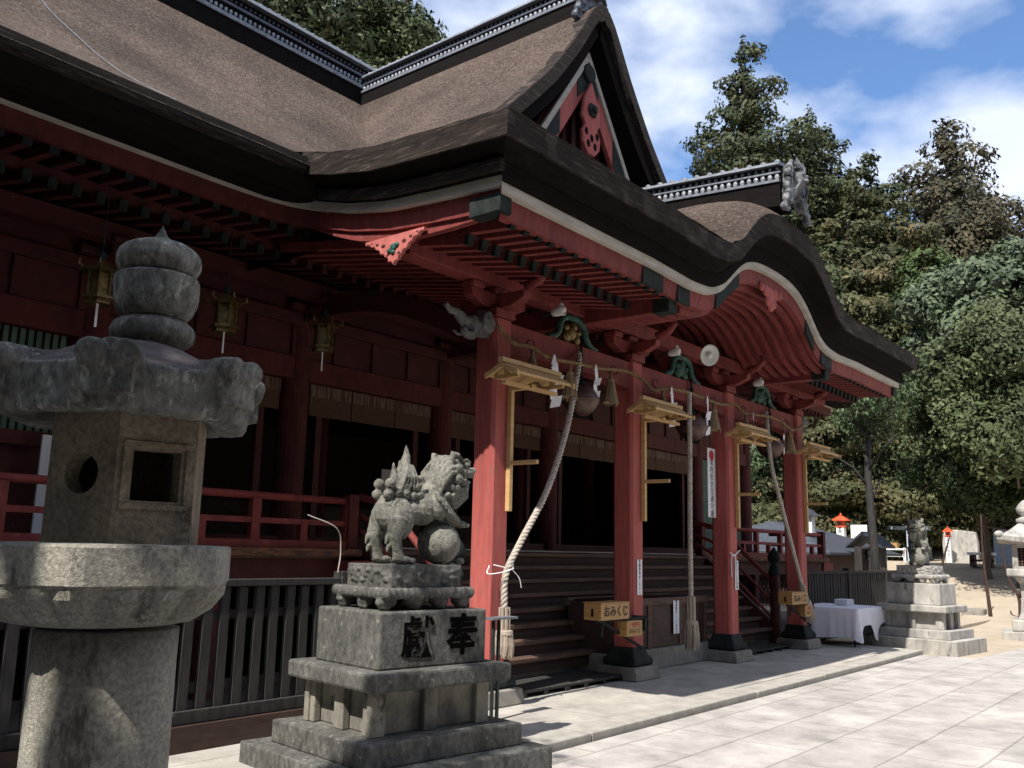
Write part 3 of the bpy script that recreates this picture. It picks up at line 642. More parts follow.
q = MB(); pp = [(0, 9.45), (.2, 9.1), (.28, 8.75), (.18, 8.62), (.27, 8.48), (.25, 8.28), (.1, 8.12), (-.1, 8.12), (-.25, 8.28), (-.27, 8.48), (-.18, 8.62), (-.28, 8.75), (-.2, 9.1)]
q.prism([(XC + a, b) for a, b in pp], 8.04, 8.11); gp = H(q, 'gable_pendant', M['red'], bevel=0.02)
q = MB()
for (dx, dz) in ((-.16, 8.5), (.16, 8.5), (-.1, 8.3), (.1, 8.3), (0, 8.42)): q.ball((XC + dx, 8.04, dz), (.05, .012, .07))
HS(q, 'pendant_piercing', M['bark_black'], gp)
q = MB(); q.lathe([(0, 0), (.13, 0), (.13, .03), (.08, .05), (.06, .09), (0, .1)], 6, mtx=Matrix.Translation((XC, 8.04, 8.92)) @ Matrix.Rotation(R(90), 4, 'X')); HS(q, 'pendant_boss', M['cap'], gp)

# tiled ridges ---------------------------------------------------
def ridge(ax, a, b, cx, z0, hh, name, wd=0.42, zf=lambda t: 0.0, pale=False):
    """ax 'x' or 'y'; runs a..b at cross position cx; z0 base, hh height"""
    root = None
    def P(t, c, z): zz = z + zf(t); return (t, cx + c, zz) if ax == 'x' else (cx + c, t, zz)
    n = 14
    def run(sec, nm, m, par=None, **kw):
        q = MB(); q.sweep([[P(a + (b - a) * i / n, c, z) for (c, z) in sec] for i in range(n + 1)]); 
        return H(q, nm, m, **kw) if par is None else HS(q, nm, m, par, **kw)
    bodym = M['ridge']
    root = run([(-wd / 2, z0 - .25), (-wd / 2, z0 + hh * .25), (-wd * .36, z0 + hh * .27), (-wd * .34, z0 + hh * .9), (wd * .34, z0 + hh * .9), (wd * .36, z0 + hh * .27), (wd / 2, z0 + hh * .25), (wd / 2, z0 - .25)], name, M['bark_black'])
    pm = M['ridge_lit'] if pale else M['ridge']
    run([(-wd * .56, z0 + hh * .24), (-wd * .56, z0 + hh * .33), (wd * .56, z0 + hh * .33), (wd * .56, z0 + hh * .24)], 'ridge_course', M['ridge_lit'], root)
    run([(-wd * .44, z0 + hh * .60), (-wd * .44, z0 + hh * .66), (wd * .44, z0 + hh * .66), (wd * .44, z0 + hh * .60)], 'ridge_course', pm, root)
    run([(-wd * .56, z0 + hh * .86), (-wd * .5, z0 + hh * .97), (0, z0 + hh * 1.04), (wd * .5, z0 + hh * .97), (wd * .56, z0 + hh * .86)], 'ridge_cap', M['ridge_lit'], root)
    st = 0.105; k_ = int((b - a) / st); d1 = MB(); d2 = MB(); d3 = MB()
    for i in range(k_):
        t = a + (i + .5) * st
        for s_ in (-1, 1):
            c0 = P(t, s_ * wd * .40, z0 + hh * .46); d1.ball(c0, (0.035, 0.035, 0.05), 6, 4)
            c0 = P(t, s_ * wd * .36, z0 + hh * .76); d3.ball(c0, (0.03, 0.03, 0.035), 6, 4)
        if i % 2 == 0: d2.ball(P(t, 0 - wd * .35, z0 + hh * 1.0), (0.05, 0.05, 0.045), 6, 4); d2.ball(P(t, wd * .35, z0 + hh * 1.0), (0.05, 0.05, 0.045), 6, 4)
    [tag(o_, kind='stuff') for o_ in (HS(d1, 'round_tile_row', M['ridge_white'], root), HS(d3, 'upper_tile_row', pm, root), HS(d2, 'cap_tile_row', M['ridge_lit'], root))]
    return root
ridge('x', MAIN0, MAIN1, 14.0, 10.82, 0.85, 'main_ridge', 0.6)
ridge('y', 8.25, 13.9, XC, 10.78, 0.56, 'gable_ridge', 0.48)
ridge('y', 4.72, 7.9, XC, 6.66, 0.42, 'porch_ridge', 0.40, lambda t: 0.16 * min(1, max(0, t - 4.7) / 2.5), True)
# ornaments
def ornament(cx, cy, cz, k, m):
    q = MB()
    pl_ = [(-.30, -.25), (-.36, .0), (-.28, .18), (-.30, .36), (-.16, .50), (0, .60), (.16, .50), (.30, .36), (.28, .18), (.36, 0), (.30, -.25), (.14, -.05), (-.14, -.05)]
    q.prism([(a_ * k, b_ * k) for a_, b_ in pl_], -.07 * k, .12 * k)
    q.ball((0, -.10 * k, .30 * k), (.17 * k, .12 * k, .17 * k)); q.ball((0, -.2 * k, .24 * k), (.06 * k, .07 * k, .05 * k))
    for s_ in (-1, 1):
        q.ball((s_ * .08 * k, -.19 * k, .35 * k), .045 * k); q.tube([(s_ * .08 * k, -.12 * k, .42 * k), (s_ * .17 * k, -.12 * k, .56 * k), (s_ * .13 * k, -.10 * k, .68 * k)], [.05 * k, .04 * k, .012 * k], 8)
        q.tube([(s_ * .12 * k, -.16 * k, .2 * k), (s_ * .2 * k, -.16 * k, .12 * k), (s_ * .24 * k, -.1 * k, .02 * k)], [.04 * k, .035 * k, .02 * k], 8)
        for (ax_, az_, r_) in ((.30, .36, .11), (.36, .08, .12), (.40, -.16, .12), (.50, -.34, .11), (.2, .52, .08)):
            P_ = [(s_ * (ax_ + r_ * (1 - .85 * i / 16) * math.cos(.55 * i + 1)) * k, -.03 * k, (az_ + r_ * (1 - .85 * i / 16) * math.sin(.55 * i + 1)) * k) for i in range(17)]
            q.tube(P_, [.05 * k * (1 - .4 * i / 16) for i in range(17)], 8); q.ball((s_ * ax_ * k, 0.02 * k, az_ * k), (r_ * .8 * k, .07 * k, r_ * .8 * k))
    q.tube([(0, .4 * k, .48 * k), (0, .1 * k, .52 * k), (0, -.12 * k, .60 * k)], [.11 * k, .11 * k, .10 * k], 14)
    meshobj('ridge_end_ornament', remesh(q, .014 * k, 0, .008, 14), m, hall, (cx - HO[0], cy - HO[1], cz))
ornament(XC, 4.58, 6.58, .76, M['oni'])
ornament(XC, 8.05, 10.80, .95, M['onid'])

# porch columns --------------------------------------------------
COLX = [7.60, 10.45, 13.30, 16.14]; CY = 6.45
for X in COLX:
    q = MB(); c_ = 0.035; a_ = 0.15
    ring = [(-a_ + c_, -a_), (a_ - c_, -a_), (a_, -a_ + c_), (a_, a_ - c_), (a_ - c_, a_), (-a_ + c_, a_), (-a_, a_ - c_), (-a_, -a_ + c_)]
    q.sweep([[(X + u, CY + v, z) for u, v in ring] for z in (0.37, 4.12)])
    col_ = H(q, 'porch_column', M['red'])
    q = MB(); prof = [(.170, .40), (.175, .35), (.19, .30), (.225, .26), (.238, .235), (.238, .195), (.22, .165)]
    q.sweep([[(X + u * r_, CY + v * r_, z) for u, v in ((-1, -1), (1, -1), (1, 1), (-1, 1))] for r_, z in prof]); HS(q, 'column_shoe', M['cap'], col_, bevel=0.02)
    q = MB(); q.sweep([[(X + u * r_, CY + v * r_, z) for u, v in ((-1, -1), (1, -1), (1, 1), (-1, 1))] for r_, z in ((.31, 0.003), (.305, .03), (.285, .15), (.27, .164))]); HS(q, 'foundation_stone', M['plinth'], col_, bevel=0.015)
# rainbow beam between columns, with carved whorls, and nosing
for i in range(3):
    q = MB(); xa, xb = COLX[i] + .15, COLX[i + 1] - .15; sc_ = []
    for j in range(17):
        x = xa + (xb - xa) * j / 16; t = abs(j - 8) / 8; zb = 3.80 - 0.07 * t ** 4; sc_.append([(x, CY - .11, zb), (x, CY + .11, zb), (x, CY + .11, 4.12), (x, CY - .11, 4.12)])
    q.sweep(sc_); bm_ = H(q, 'rainbow_beam', M['red_mid'], bevel=0.012)
    for xx, s_ in ((xa + .42, 1), (xb - .42, -1)):
        q = MB(); pts = [(xx + s_ * (0.02 + .16 * t) * math.cos(5.5 * t), CY - .112, 3.95 + (0.02 + .07 * t) * math.sin(5.5 * t)) for t in [k / 16 for k in range(17)]]
        q.tube(pts, 0.009, 5); HS(q, 'carved_whorl', M['red_dark'], bm_)
# bracket sets
for X in COLX:
    q = MB()
    q.box(X - .17, X + .17, CY - .17, CY + .17, 4.14, 4.24); q.box(X - .13, X + .13, CY - .13, CY + .13, 4.12, 4.16)
    br = H(q, 'bracket_block', M['red_mid'], bevel=0.015)
    for s_ in (-1, 1):
        q = MB(); q.prism([(X, 4.24), (X + s_ * .28, 4.25), (X + s_ * .46, 4.33), (X + s_ * .48, 4.42), (X, 4.42)], CY - .07, CY + .07); HS(q, 'bracket_arm', M['red_mid'], br, bevel=0.012)
        q = MB(); q.prism([(CY, 4.24), (CY + s_ * .28, 4.25), (CY + s_ * .46, 4.33), (CY + s_ * .48, 4.41), (CY, 4.41)], X - .065, X + .065, 'yz'); HS(q, 'bracket_arm', M['red_mid'], br, bevel=0.012)
        q = MB(); q.box(X + s_ * .38 - .1, X + s_ * .38 + .1, CY - .1, CY + .1, 4.42, 4.50); HS(q, 'bearing_block', M['red_mid'], br, bevel=0.02)
    q = MB(); q.box(X - .1, X + .1, CY - .1, CY + .1, 4.42, 4.50); HS(q, 'bearing_block', M['red_mid'], br, bevel=0.02)
    q = MB(); q.tube([(X, CY - .45, 4.46), (X, CY - .62, 4.50), (X, CY - .72, 4.60), (X, CY - .66, 4.68)], [.06, .055, .045, .02], 8); HS(q, 'curled_nosing', M['red_mid'], br, smooth=True)
q = MB(); q.box(6.12, 9.22, CY - .12, CY + .12, 4.50, 4.76); q.box(9.42, 14.3, CY - .1, CY + .1, 4.52, 4.72); q.box(14.5, 17.58, CY - .12, CY + .12, 4.50, 4.76)
H(q, 'porch_purlin', M['red_mid'], bevel=0.012)
# arched tie beams back to the hall
for X in COLX:
    q = MB(); sc_ = []
    for j in range(15):
        t = j / 14; y = CY + .15 + (9.8 - CY - .15) * t; z = 3.95 + 0.75 * t + 0.28 * math.sin(math.pi * t)
        sc_.append([(X - .1, y, z - .14), (X + .1, y, z - .14), (X + .1, y, z + .14), (X - .1, y, z + .14)])
    q.sweep(sc_); H(q, 'tie_beam', M['red_dark'], bevel=0.012)
# elephant nosings at the outer columns
def nosing(X, s_):
    q = MB()
    for (dx, dz, ry, rx) in ((.0, 0, .11, .15), (.12, .0, .11, .15), (.22, -.02, .10, .14), (.30, -.08, .08, .12), (.10, .1, .09, .10)):
        q.ball((dx * s_, 0, dz), (rx, ry, rx * .9))
    q.tube([(.30 * s_, 0, -.02), (.42 * s_, 0, .02), (.52 * s_, 0, .08), (.62 * s_, 0, .08), (.70 * s_, 0, .13)], [.085, .065, .05, .04, .03], 8)
    q.tube([(.30 * s_, -.07, -.1), (.40 * s_, -.08, -.14), (.48 * s_, -.08, -.10)], [.03, .02, .01], 6); q.tube([(.30 * s_, .07, -.1), (.40 * s_, .08, -.14), (.48 * s_, .08, -.10)], [.03, .02, .01], 6)
    q.ball((.12 * s_, -.12, .02), (.10, .03, .13)); q.ball((.12 * s_, .12, .02), (.10, .03, .13))
    meshobj('elephant_nosing', remesh(q, 0.012, 1, 0.012, 14), M['grey_carv'], hall, (X - HO[0], CY - HO[1], 4.02))
nosing(COLX[0] - .12, -1); nosing(COLX[3] + .12, 1)
# frog-leg struts, green
for X in (9.05, 11.87, 14.72):
    q = MB()
    for s_ in (-1, 1):
        P_ = catmull([(X + s_ * .52, CY - .05, 4.13), (X + s_ * .40, CY - .05, 4.16), (X + s_ * .30, CY - .05, 4.24), (X + s_ * .25, CY - .05, 4.38), (X + s_ * .14, CY - .05, 4.45), (X, CY - .05, 4.47)], 6)
        q.tube(P_, 0.045, 8)
    fr = H(q, 'frog_leg_strut', M['green'], smooth=True)
    q = MB(); 
    for (a, b, r_) in ((0, 4.28, .11), (-.1, 4.22, .09), (.1, 4.2, .08), (.04, 4.36, .07), (-.12, 4.33, .05), (.14, 4.30, .05)): q.ball((X + a, CY - .03, b), (r_, .05, r_))
    HS(q, 'strut_carving', M['gold'] if X < 10 else M['green'], fr, smooth=True)

# stairs --------------------------------------------------------
SX0, SX1 = 7.7, 16.2; NST = 8; y0s, y1s = 6.98, 8.45; ztop = 1.55
q = MB(); t_ = MB()
q.box(SX0 - .05, SX1 + .05, y0s + .06, y1s, 0.0, 0.13)
H(q, 'stair_footing', M['plinth'])
rise = (ztop - 0.13) / NST; run_ = (y1s - y0s) / NST
for i in range(NST):
    z = 0.13 + rise * (i + 1); y = y0s + run_ * i
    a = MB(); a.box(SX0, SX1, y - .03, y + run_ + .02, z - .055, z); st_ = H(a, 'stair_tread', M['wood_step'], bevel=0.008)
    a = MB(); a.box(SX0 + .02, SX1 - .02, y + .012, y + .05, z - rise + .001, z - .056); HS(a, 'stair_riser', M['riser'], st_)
a = MB(); a.box(SX0, SX1, y1s + .02, y1s + .06, ztop + .012, ztop + .035); H(a, 'edge_batten', M['trim'])
# stair cheeks, rails and newels on both sides
for X, s_ in ((SX0 - .1, -1), (SX1 + .1, 1)):
    q = MB(); q.prism([(y0s - .05, .02), (y1s, .02), (y1s, ztop + .02), (y1s - .12, ztop + .02), (y0s - .05, .35)], X - .05, X + .05, 'yz'); H(q, 'stair_cheek', M['red_dark'])
    q = MB(); q.lathe([(.09, 0), (.09, 1.22), (.10, 1.23), (.10, 1.30), (.085, 1.31), (.085, 1.36), (.06, 1.38), (.055, 1.43), (.10, 1.47), (.115, 1.53), (.09, 1.61), (.04, 1.67), (.012, 1.72)], 16, c=(X, y0s - .05, 0.02))
    nw = H(q, 'newel_post', M['red_dark'], smooth=False)
    q = MB(); q.lathe([(.095, 1.22), (.105, 1.23), (.105, 1.30), (.09, 1.31), (.09, 1.36), (.065, 1.38), (.06, 1.43), (.105, 1.47), (.12, 1.53), (.095, 1.61), (.045, 1.67), (.014, 1.725)], 16, c=(X, y0s - .05, 0.02)); HS(q, 'newel_finial', M['cap'], nw, smooth=True)
    for zo, th in ((1.10, .045), (.72, .03), (.42, .03)):
        q = MB(); P_ = catmull([(X, y0s - .02, .02 + zo), (X, y0s + .7, .72 + zo * .95), (X, y1s - .35, 1.22 + zo * .78), (X, y1s + .1, 1.55 + zo * .58)], 8); q.tube(P_, th, 8); H(q, 'sloping_rail', M['red_mid'], smooth=True)

# veranda --------------------------------------------------------
VX0, VX1 = 0.75, 23.0; VY = 8.42
q = MB(); q.box(VX0, SX0 - .18, VY, 9.9, 1.44, 1.55); q.box(SX1 + .18, VX1, VY, 9.9, 1.44, 1.55); q.box(SX0 - .18, SX1 + .18, y1s + .03, 9.9, 1.44, ztop); H(q, 'veranda_floor', M['wood_step'])
q = MB(); q.box(VX0 - .06, SX0 - .2, VY - .07, VY - .003, 1.47, 1.552); q.box(SX1 + .2, VX1 + .06, VY - .07, VY - .003, 1.47, 1.552); H(q, 'veranda_edge_plank', M['edge_plank'])
q = MB(); q.box(VX0 - .2, SX0 - .14, VY + .06, VY + .26, 1.17, 1.438); q.box(SX1 + .14, VX1 + .25, VY + .06, VY + .26, 1.17, 1.438); H(q, 'veranda_girder', M['red_dark'])
q = MB()
for x in (VX0, 3.3, 5.6, SX0 - .35, SX1 + .35, 19.0, 21.2, VX1 - .1):
    q.box(x - .09, x + .09, VY + .05, VY + .27, 0.01, 1.17)
H(q, 'veranda_posts', M['red_dark'])
q = MB(); q.box(SX0 - .50, SX0 - .14, VY - .25, VY + .5, 1.19, 1.42); q.box(SX1 + .14, SX1 + .5, VY - .25, VY + .5, 1.19, 1.42); q.box(VX1 - .1, VX1 + .55, VY + .02, VY + .3, 1.16, 1.435); H(q, 'projecting_joist', M['red_mid'])
def railing(x0, x1, name):
    q = MB(); q.tube([(x0, VY + .1, 2.12), (x1, VY + .1, 2.12)], 0.042, 10); rt = H(q, name, M['red_mid'], smooth=True)
    q = MB(); q.box(x0, x1, VY + .07, VY + .13, 1.82, 1.88); HS(q, 'middle_rail', M['red_mid'], rt)
    q = MB(); q.box(x0, x1, VY + .04, VY + .16, 1.556, 1.64); HS(q, 'bottom_rail', M['red_mid'], rt)
    n_ = max(1, int((x1 - x0) / 0.62)); q = MB()
    for i in range(n_ + 1):
        x = x0 + (x1 - x0) * i / n_; 
        if i % 2 == 0: q.box(x - .055, x + .055, VY + .055, VY + .145, 1.64, 2.09)
        else: q.box(x - .05, x + .05, VY + .06, VY + .14, 1.64, 1.82)
    HS(q, 'railing_posts', M['red_mid'], rt)
    return rt
railing(VX0, SX0 - .32, 'veranda_railing'); railing(SX1 + .3, VX1, 'veranda_railing')
q = MB()
for x in (SX0 - .28, SX1 + .28, VX1): q.box(x - .075, x + .075, VY + .02, VY + .18, 1.55, 2.2)
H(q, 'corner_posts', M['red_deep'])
q = MB()
for i in range(9):
    y = VY + .5 + i * 0.16; 
q.box(VX1 - .03, VX1 + .03, VY + .1, 9.9, 2.08, 2.16); q.box(VX1 - .03, VX1 + .03, VY + .1, 9.9, 1.82, 1.88); H(q, 'end_railing', M['red_deep'])
# pierced screen under right veranda
q = MB()
for i in range(34):
    for j in range(4):
        x = SX1 + .6 + i * .19 + (j % 2) * .095; z = .45 + j * .19
        q.bar((x, VY + .4, z), (x + .09, VY + .4, z + .12), .02, .03, (0, 1, 0)); q.bar((x + .09, VY + .4, z + .12), (x, VY + .4, z + .24), .02, .03, (0, 1, 0))
H(q, 'pierced_screen', M['wood_dark'])

# hall front wall: columns, beams, blinds, dark interior
WX = [-0.96 + 1.9 + 0.0, 4.70, 7.56, 10.43, 13.30, 16.16, 19.0, 21.6]; WY = 9.9
for X in WX:
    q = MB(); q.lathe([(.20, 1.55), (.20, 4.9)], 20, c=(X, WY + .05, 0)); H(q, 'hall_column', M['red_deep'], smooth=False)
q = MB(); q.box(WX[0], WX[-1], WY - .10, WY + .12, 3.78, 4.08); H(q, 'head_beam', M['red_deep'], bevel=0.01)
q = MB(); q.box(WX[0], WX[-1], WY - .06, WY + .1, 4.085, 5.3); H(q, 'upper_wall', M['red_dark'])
q = MB(); q.box(WX[0], WX[-1], WY - .14, WY + .0, 4.52, 4.68); 
for x in [WX[0] + .72 * i for i in range(29)]:
    if x < WX[-1]: q.box(x - .05, x + .05, WY - .1, WY, 4.09, 4.52)
H(q, 'upper_rails', M['red_dark'], bevel=0.01)
q = MB(); q.box(WX[0], WX[-1], WY - .05, WY + .1, 1.555, 1.70); H(q, 'door_sill', M['red_dark'])
for X in WX:
    q = MB(); q.box(X - .3, X + .3, WY - .22, WY + .02, 4.70, 4.80); q.box(X - .09, X + .09, WY - .5, WY - .0, 4.68, 4.78); q.box(X - .14, X + .14, WY - .62, WY - .36, 4.78, 4.86); H(q, 'hall_bracket', M['red_dark'], bevel=0.02)
# left bay: green lattice over red panel; other bays: blinds over dark opening
q = MB()
for i in range(44):
    x = WX[0] + .25 + i * .085
    if x < WX[1] - .22: q.box(x - .026, x + .026, WY - .0, WY + .05, 2.7, 3.77)
H(q, 'green_lattice', M['greenlat'])
q = MB(); q.box(WX[0], WX[1] + .0, WY + .06, WY + .12, 1.6, 3.78); H(q, 'lower_panel', M['red_dark'])
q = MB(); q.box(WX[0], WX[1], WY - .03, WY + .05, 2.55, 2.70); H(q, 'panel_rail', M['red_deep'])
for i in range(1, 6):
    for t0_, t1_ in ((0, .32), (.32, .68), (.68, 1.0)):
        xa = WX[i] + .24 + (WX[i + 1] - WX[i] - .48) * t0_; xb = WX[i] + .24 + (WX[i + 1] - WX[i] - .48) * t1_
        q = MB(); q.box(xa + .01, xb - .01, WY + .02, WY + .04, 3.34 + .02 * t0_, 3.775); bl = H(q, 'reed_blind', M['blind'])
        q = MB(); q.box(xa + .01, xb - .01, WY + .005, WY + .018, 3.60, 3.765); HS(q, 'blind_valance', M['blind_band'], bl)
q = MB()
for i in range(1, 6):
    m_ = (WX[i] + WX[i + 1]) / 2
    for s_ in (-1, 1): q.box(m_ + s_ * .95 - .05, m_ + s_ * .95 + .05, WY + .08, WY + .16, 1.7, 3.5)
H(q, 'door_jambs', M['red_dark'])
q = MB(); q.box(WX[6] + .22, WX[7] - .2, WY + .03, WY + .06, 1.72, 3.77); H(q, 'green_shutter', M['greenlat'])
q = MB(); a0, a1, b0, b1 = WX[0], WX[-1], WY + .2, 17.5
q.box(a0, a1, b1, b1 + .1, 0, 5.4); q.box(a0 - .1, a0, b0 - .2, b1, 0, 5.4); q.box(a1, a1 + .1, b0 - .2, b1, 0, 5.4)
H(q, 'hall_walls', M['wood_dark'])
q = MB(); q.box(a0, a1, b0 - .1, b1, 1.40, 1.53); q.box(a0, a1, b0, b1, 4.3, 4.38); H(q, 'hall_floor_and_ceiling', M['wood_dark'])
q = MB(); q.box(a0, a1, 9.6, 9.7, 0.0, 1.40); H(q, 'under_floor_wall', M['black'])
for X in WX[1:-1]:
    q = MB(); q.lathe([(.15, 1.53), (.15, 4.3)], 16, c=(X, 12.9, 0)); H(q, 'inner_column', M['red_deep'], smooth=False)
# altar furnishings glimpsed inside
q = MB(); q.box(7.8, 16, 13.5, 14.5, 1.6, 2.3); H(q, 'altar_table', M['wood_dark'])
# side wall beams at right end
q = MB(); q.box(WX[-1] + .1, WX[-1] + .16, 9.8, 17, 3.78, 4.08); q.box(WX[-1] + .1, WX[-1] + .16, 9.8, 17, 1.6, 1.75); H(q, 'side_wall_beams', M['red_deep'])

# ------------------------------------------------------------------ offering box
ob = thing('offering_box', 'dark wooden offering box on a stone plinth between the two middle porch columns', 'offering box', (11.9, 7.0, 0.0))
q = MB(); q.box(-1.55, 1.35, -.36, .5, 0.003, .27); q.build('stone_plinth', M['plinth'], ob, bevel=0.015)
q = MB(); q.box(-1.45, 1.28, -.27, .42, .275, .92); q.build('box_body', M['wood_dark'], ob, bevel=0.01)
q = MB()
for x in (-1.4, -.5, .4, 1.19): q.box(x, x + .09, -.29, -.25, .275, .93)
q.box(-1.48, 1.31, -.30, -.24, .86, .96); q.box(-1.48, 1.31, .38, .45, .86, .96); q.build('box_frame', M['wood_step'], ob, bevel=0.006)
q = MB()
for i in range(22): q.box(-1.35 + i * .12, -1.30 + i * .12, -.24, .38, .90, .945)
q.build('top_grille', M['wood_dark'], ob)
def notice(name, label, x, y, z0, z1, wd, txt, size, group='white paper notices', red=False, rz=0, gap=1.0):
    t = thing(name, label, 'notice', (x, y, z0), rz, group)
    q = MB(); q.box(-wd / 2, wd / 2, -.004, 0.0, 0, z1 - z0); q.build('paper', M['paper'], t)
    text(txt, size, M['ink'], t, Matrix.Translation((0, -.006, (z1 - z0) * (.5 if not red else .42))) @ FRONT, vertical=True, extrude=.0008, gap=gap)
    if red:
        q = MB(); q.lathe([(0, 0), (wd * .3, 0), (wd * .3, .004), (0, .004)], 16, mtx=Matrix.Translation((0, -.005, (z1 - z0) * .9)) @ Matrix.Rotation(R(90), 4, 'X')); q.build('red_seal', M['redink'], t)
    return t
notice('paper_notice', 'white vertical paper notice on the front of the dark offering box', 12.18, 6.70, .44, .91, .17, '御賽銭はここへお入れ', .048)
notice('paper_notice', 'white vertical paper notice on the second red porch column from the left', 10.47, 6.292, 1.05, 1.50, .12, '本殿参拝はこちらへ', .05)
notice('paper_notice', 'white vertical paper notice on the third red porch column from the left', 13.36, 6.292, 1.06, 1.50, .12, '家内安全厄除祈願', .052)
bn_ = notice('hanging_banner', 'long white paper banner with a red seal hanging left of the third porch column', 12.98, 6.5, 2.15, 3.22, .26, '家内安全交通守護', .115, red=True)
q = MB(); q.tube([(0, -.002, 1.07), (0, -.002, 1.62)], .006, 6); q.build('cord', M['rope_s'], bn_)

# ------------------------------------------------------------------ fortune slip boxes on columns 2 and 4
def omikuji(X, label, label2):
    t = thing('fortune_box', label, 'box', (X, 6.3, 0.0), 0, 'wooden fortune boxes on the columns')
    q = MB(); q.box(-1.33, -.70, -.30, -.06, .80, .99); q.build('box_body', M['wood_box'], t, bevel=0.005)
    q = MB(); q.box(-1.335, -.695, -.305, -.055, .991, 1.003); q.build('lid', M['wood_box'], t)
    q = MB(); q.box(-1.334, -1.328, -.195, -.165, .84, .93); q.build('coin_slot', M['black'], t)
    text('おみくじ', .135, M['ink'], t, Matrix.Translation((-1.0, -.303, .892)) @ FRONT, extrude=.001, weight=0.002)
    q = MB(); q.bar((-1.15, -.17, .785), (-.10, -.12, .40), .03, .03); q.box(-1.25, -.12, -.19, -.15, .77, .798); q.bar((-1.1, -.17, .785), (-1.12, -.17, .60), .025, .025); q.box(-.15, -.10, -.19, -.0, .62, .80); q.build('bracket', M['cap'], t)
    t2 = thing('coin_box', label2, 'box', (X, 6.295, 0.0), 0, 'small wooden coin boxes on the columns')
    q = MB(); q.box(-.70, -.34, -.26, -.12, .58, .765); q.build('box_body', M['wood_box'], t2, bevel=0.005)
    q = MB(); q.box(-.36, -.10, -.17, -.13, .66, .70); q.build('mounting_arm', M['cap'], t2)
    text('一回百円', .065, M['redink'], t2, Matrix.Translation((-.52, -.262, .715)) @ FRONT, extrude=.0008)
    text('おみくじ', .065, M['ink'], t2, Matrix.Translation((-.52, -.262, .64)) @ FRONT, extrude=.0008)
omikuji(10.45, 'wooden fortune slip box on the left side of the second porch column', 'small wooden coin box on the front of the second porch column')
omikuji(16.14, 'wooden fortune slip box on the left side of the fourth porch column', 'small wooden coin box on the front of the fourth porch column')

# ------------------------------------------------------------------ roofed lantern brackets on each column
def bracket(X, label):
    t = thing('roofed_bracket', label, 'lantern bracket', (X, 6.3, 0), 0, 'new wooden roofed brackets on the columns')
    ox = .10
    # little gabled roof: ridge along x, projecting forward
    zr = 3.52; hw = .20; yc = -.30
    for s_ in (-1, 1):
        q = MB(); q.add([(-.38, yc, zr + .03), (.60, yc, zr + .03), (.64, yc + s_ * hw, zr - .09), (-.42, yc + s_ * hw, zr - .09), (-.38, yc, zr), (.60, yc, zr), (.64, yc + s_ * hw, zr - .12), (-.42, yc + s_ * hw, zr - .12)],
              [(0, 1, 2, 3), (4, 5, 6, 7), (0, 1, 5, 4), (1, 2, 6, 5), (2, 3, 7, 6), (3, 0, 4, 7)]); q.build('roof_slope', M['wood_new'], t, bevel=0.004)
    for xx in (.60, -.41):
        for s_ in (-1, 1):
            q = MB(); sc_ = []
            for i in range(7):
                t_ = i / 6; y_ = yc + s_ * hw * 1.12 * t_; z_ = zr + .02 - .125 * t_ + .02 * t_ * t_; h_ = .055
                sc_.append([(xx, y_, z_), (xx + .03, y_, z_), (xx + .03, y_, z_ - h_), (xx, y_, z_ - h_)])
            q.sweep(sc_); q.build('gable_board', M['wood_new'], t, bevel=.003)
    q = MB(); q.box(-.42, .64, yc - .035, yc + .035, zr + .02, zr + .07); q.build('ridge_board', M['wood_new'], t, bevel=0.005)
    q = MB(); 
    for x in (-.3, .5): q.box(x - .02, x + .02, yc - .16, yc + .16, zr - .14, zr - .10); q.box(x - .02, x + .02, yc - .03, yc + .03, zr - .11, zr)
    q.box(-.36, .56, yc - .03, yc + .03, zr - .21, zr - .17); q.box(ox - .03, ox + .03, yc - .05, -.03, zr - .20, zr - .15); q.build('roof_frame', M['wood_new'], t, bevel=0.004)
    q = MB(); q.box(ox - .028, ox + .028, -.062, -.004, 2.0, zr - .1); q.build('upright', M['wood_new'], t, bevel=0.004)
    q = MB(); q.box(ox - .02, ox + .02, -.42, -.06, 2.50, 2.545); q.build('lower_arm', M['wood_new'], t, bevel=0.004)
    return t
bracket(COLX[0], 'new pale wood roofed bracket on the leftmost porch column')
bracket(COLX[1], 'new pale wood roofed bracket on the second porch column from the left')
bracket(COLX[2], 'new pale wood roofed bracket on the third porch column from the left')
bracket(COLX[3], 'new pale wood roofed bracket on the rightmost porch column')

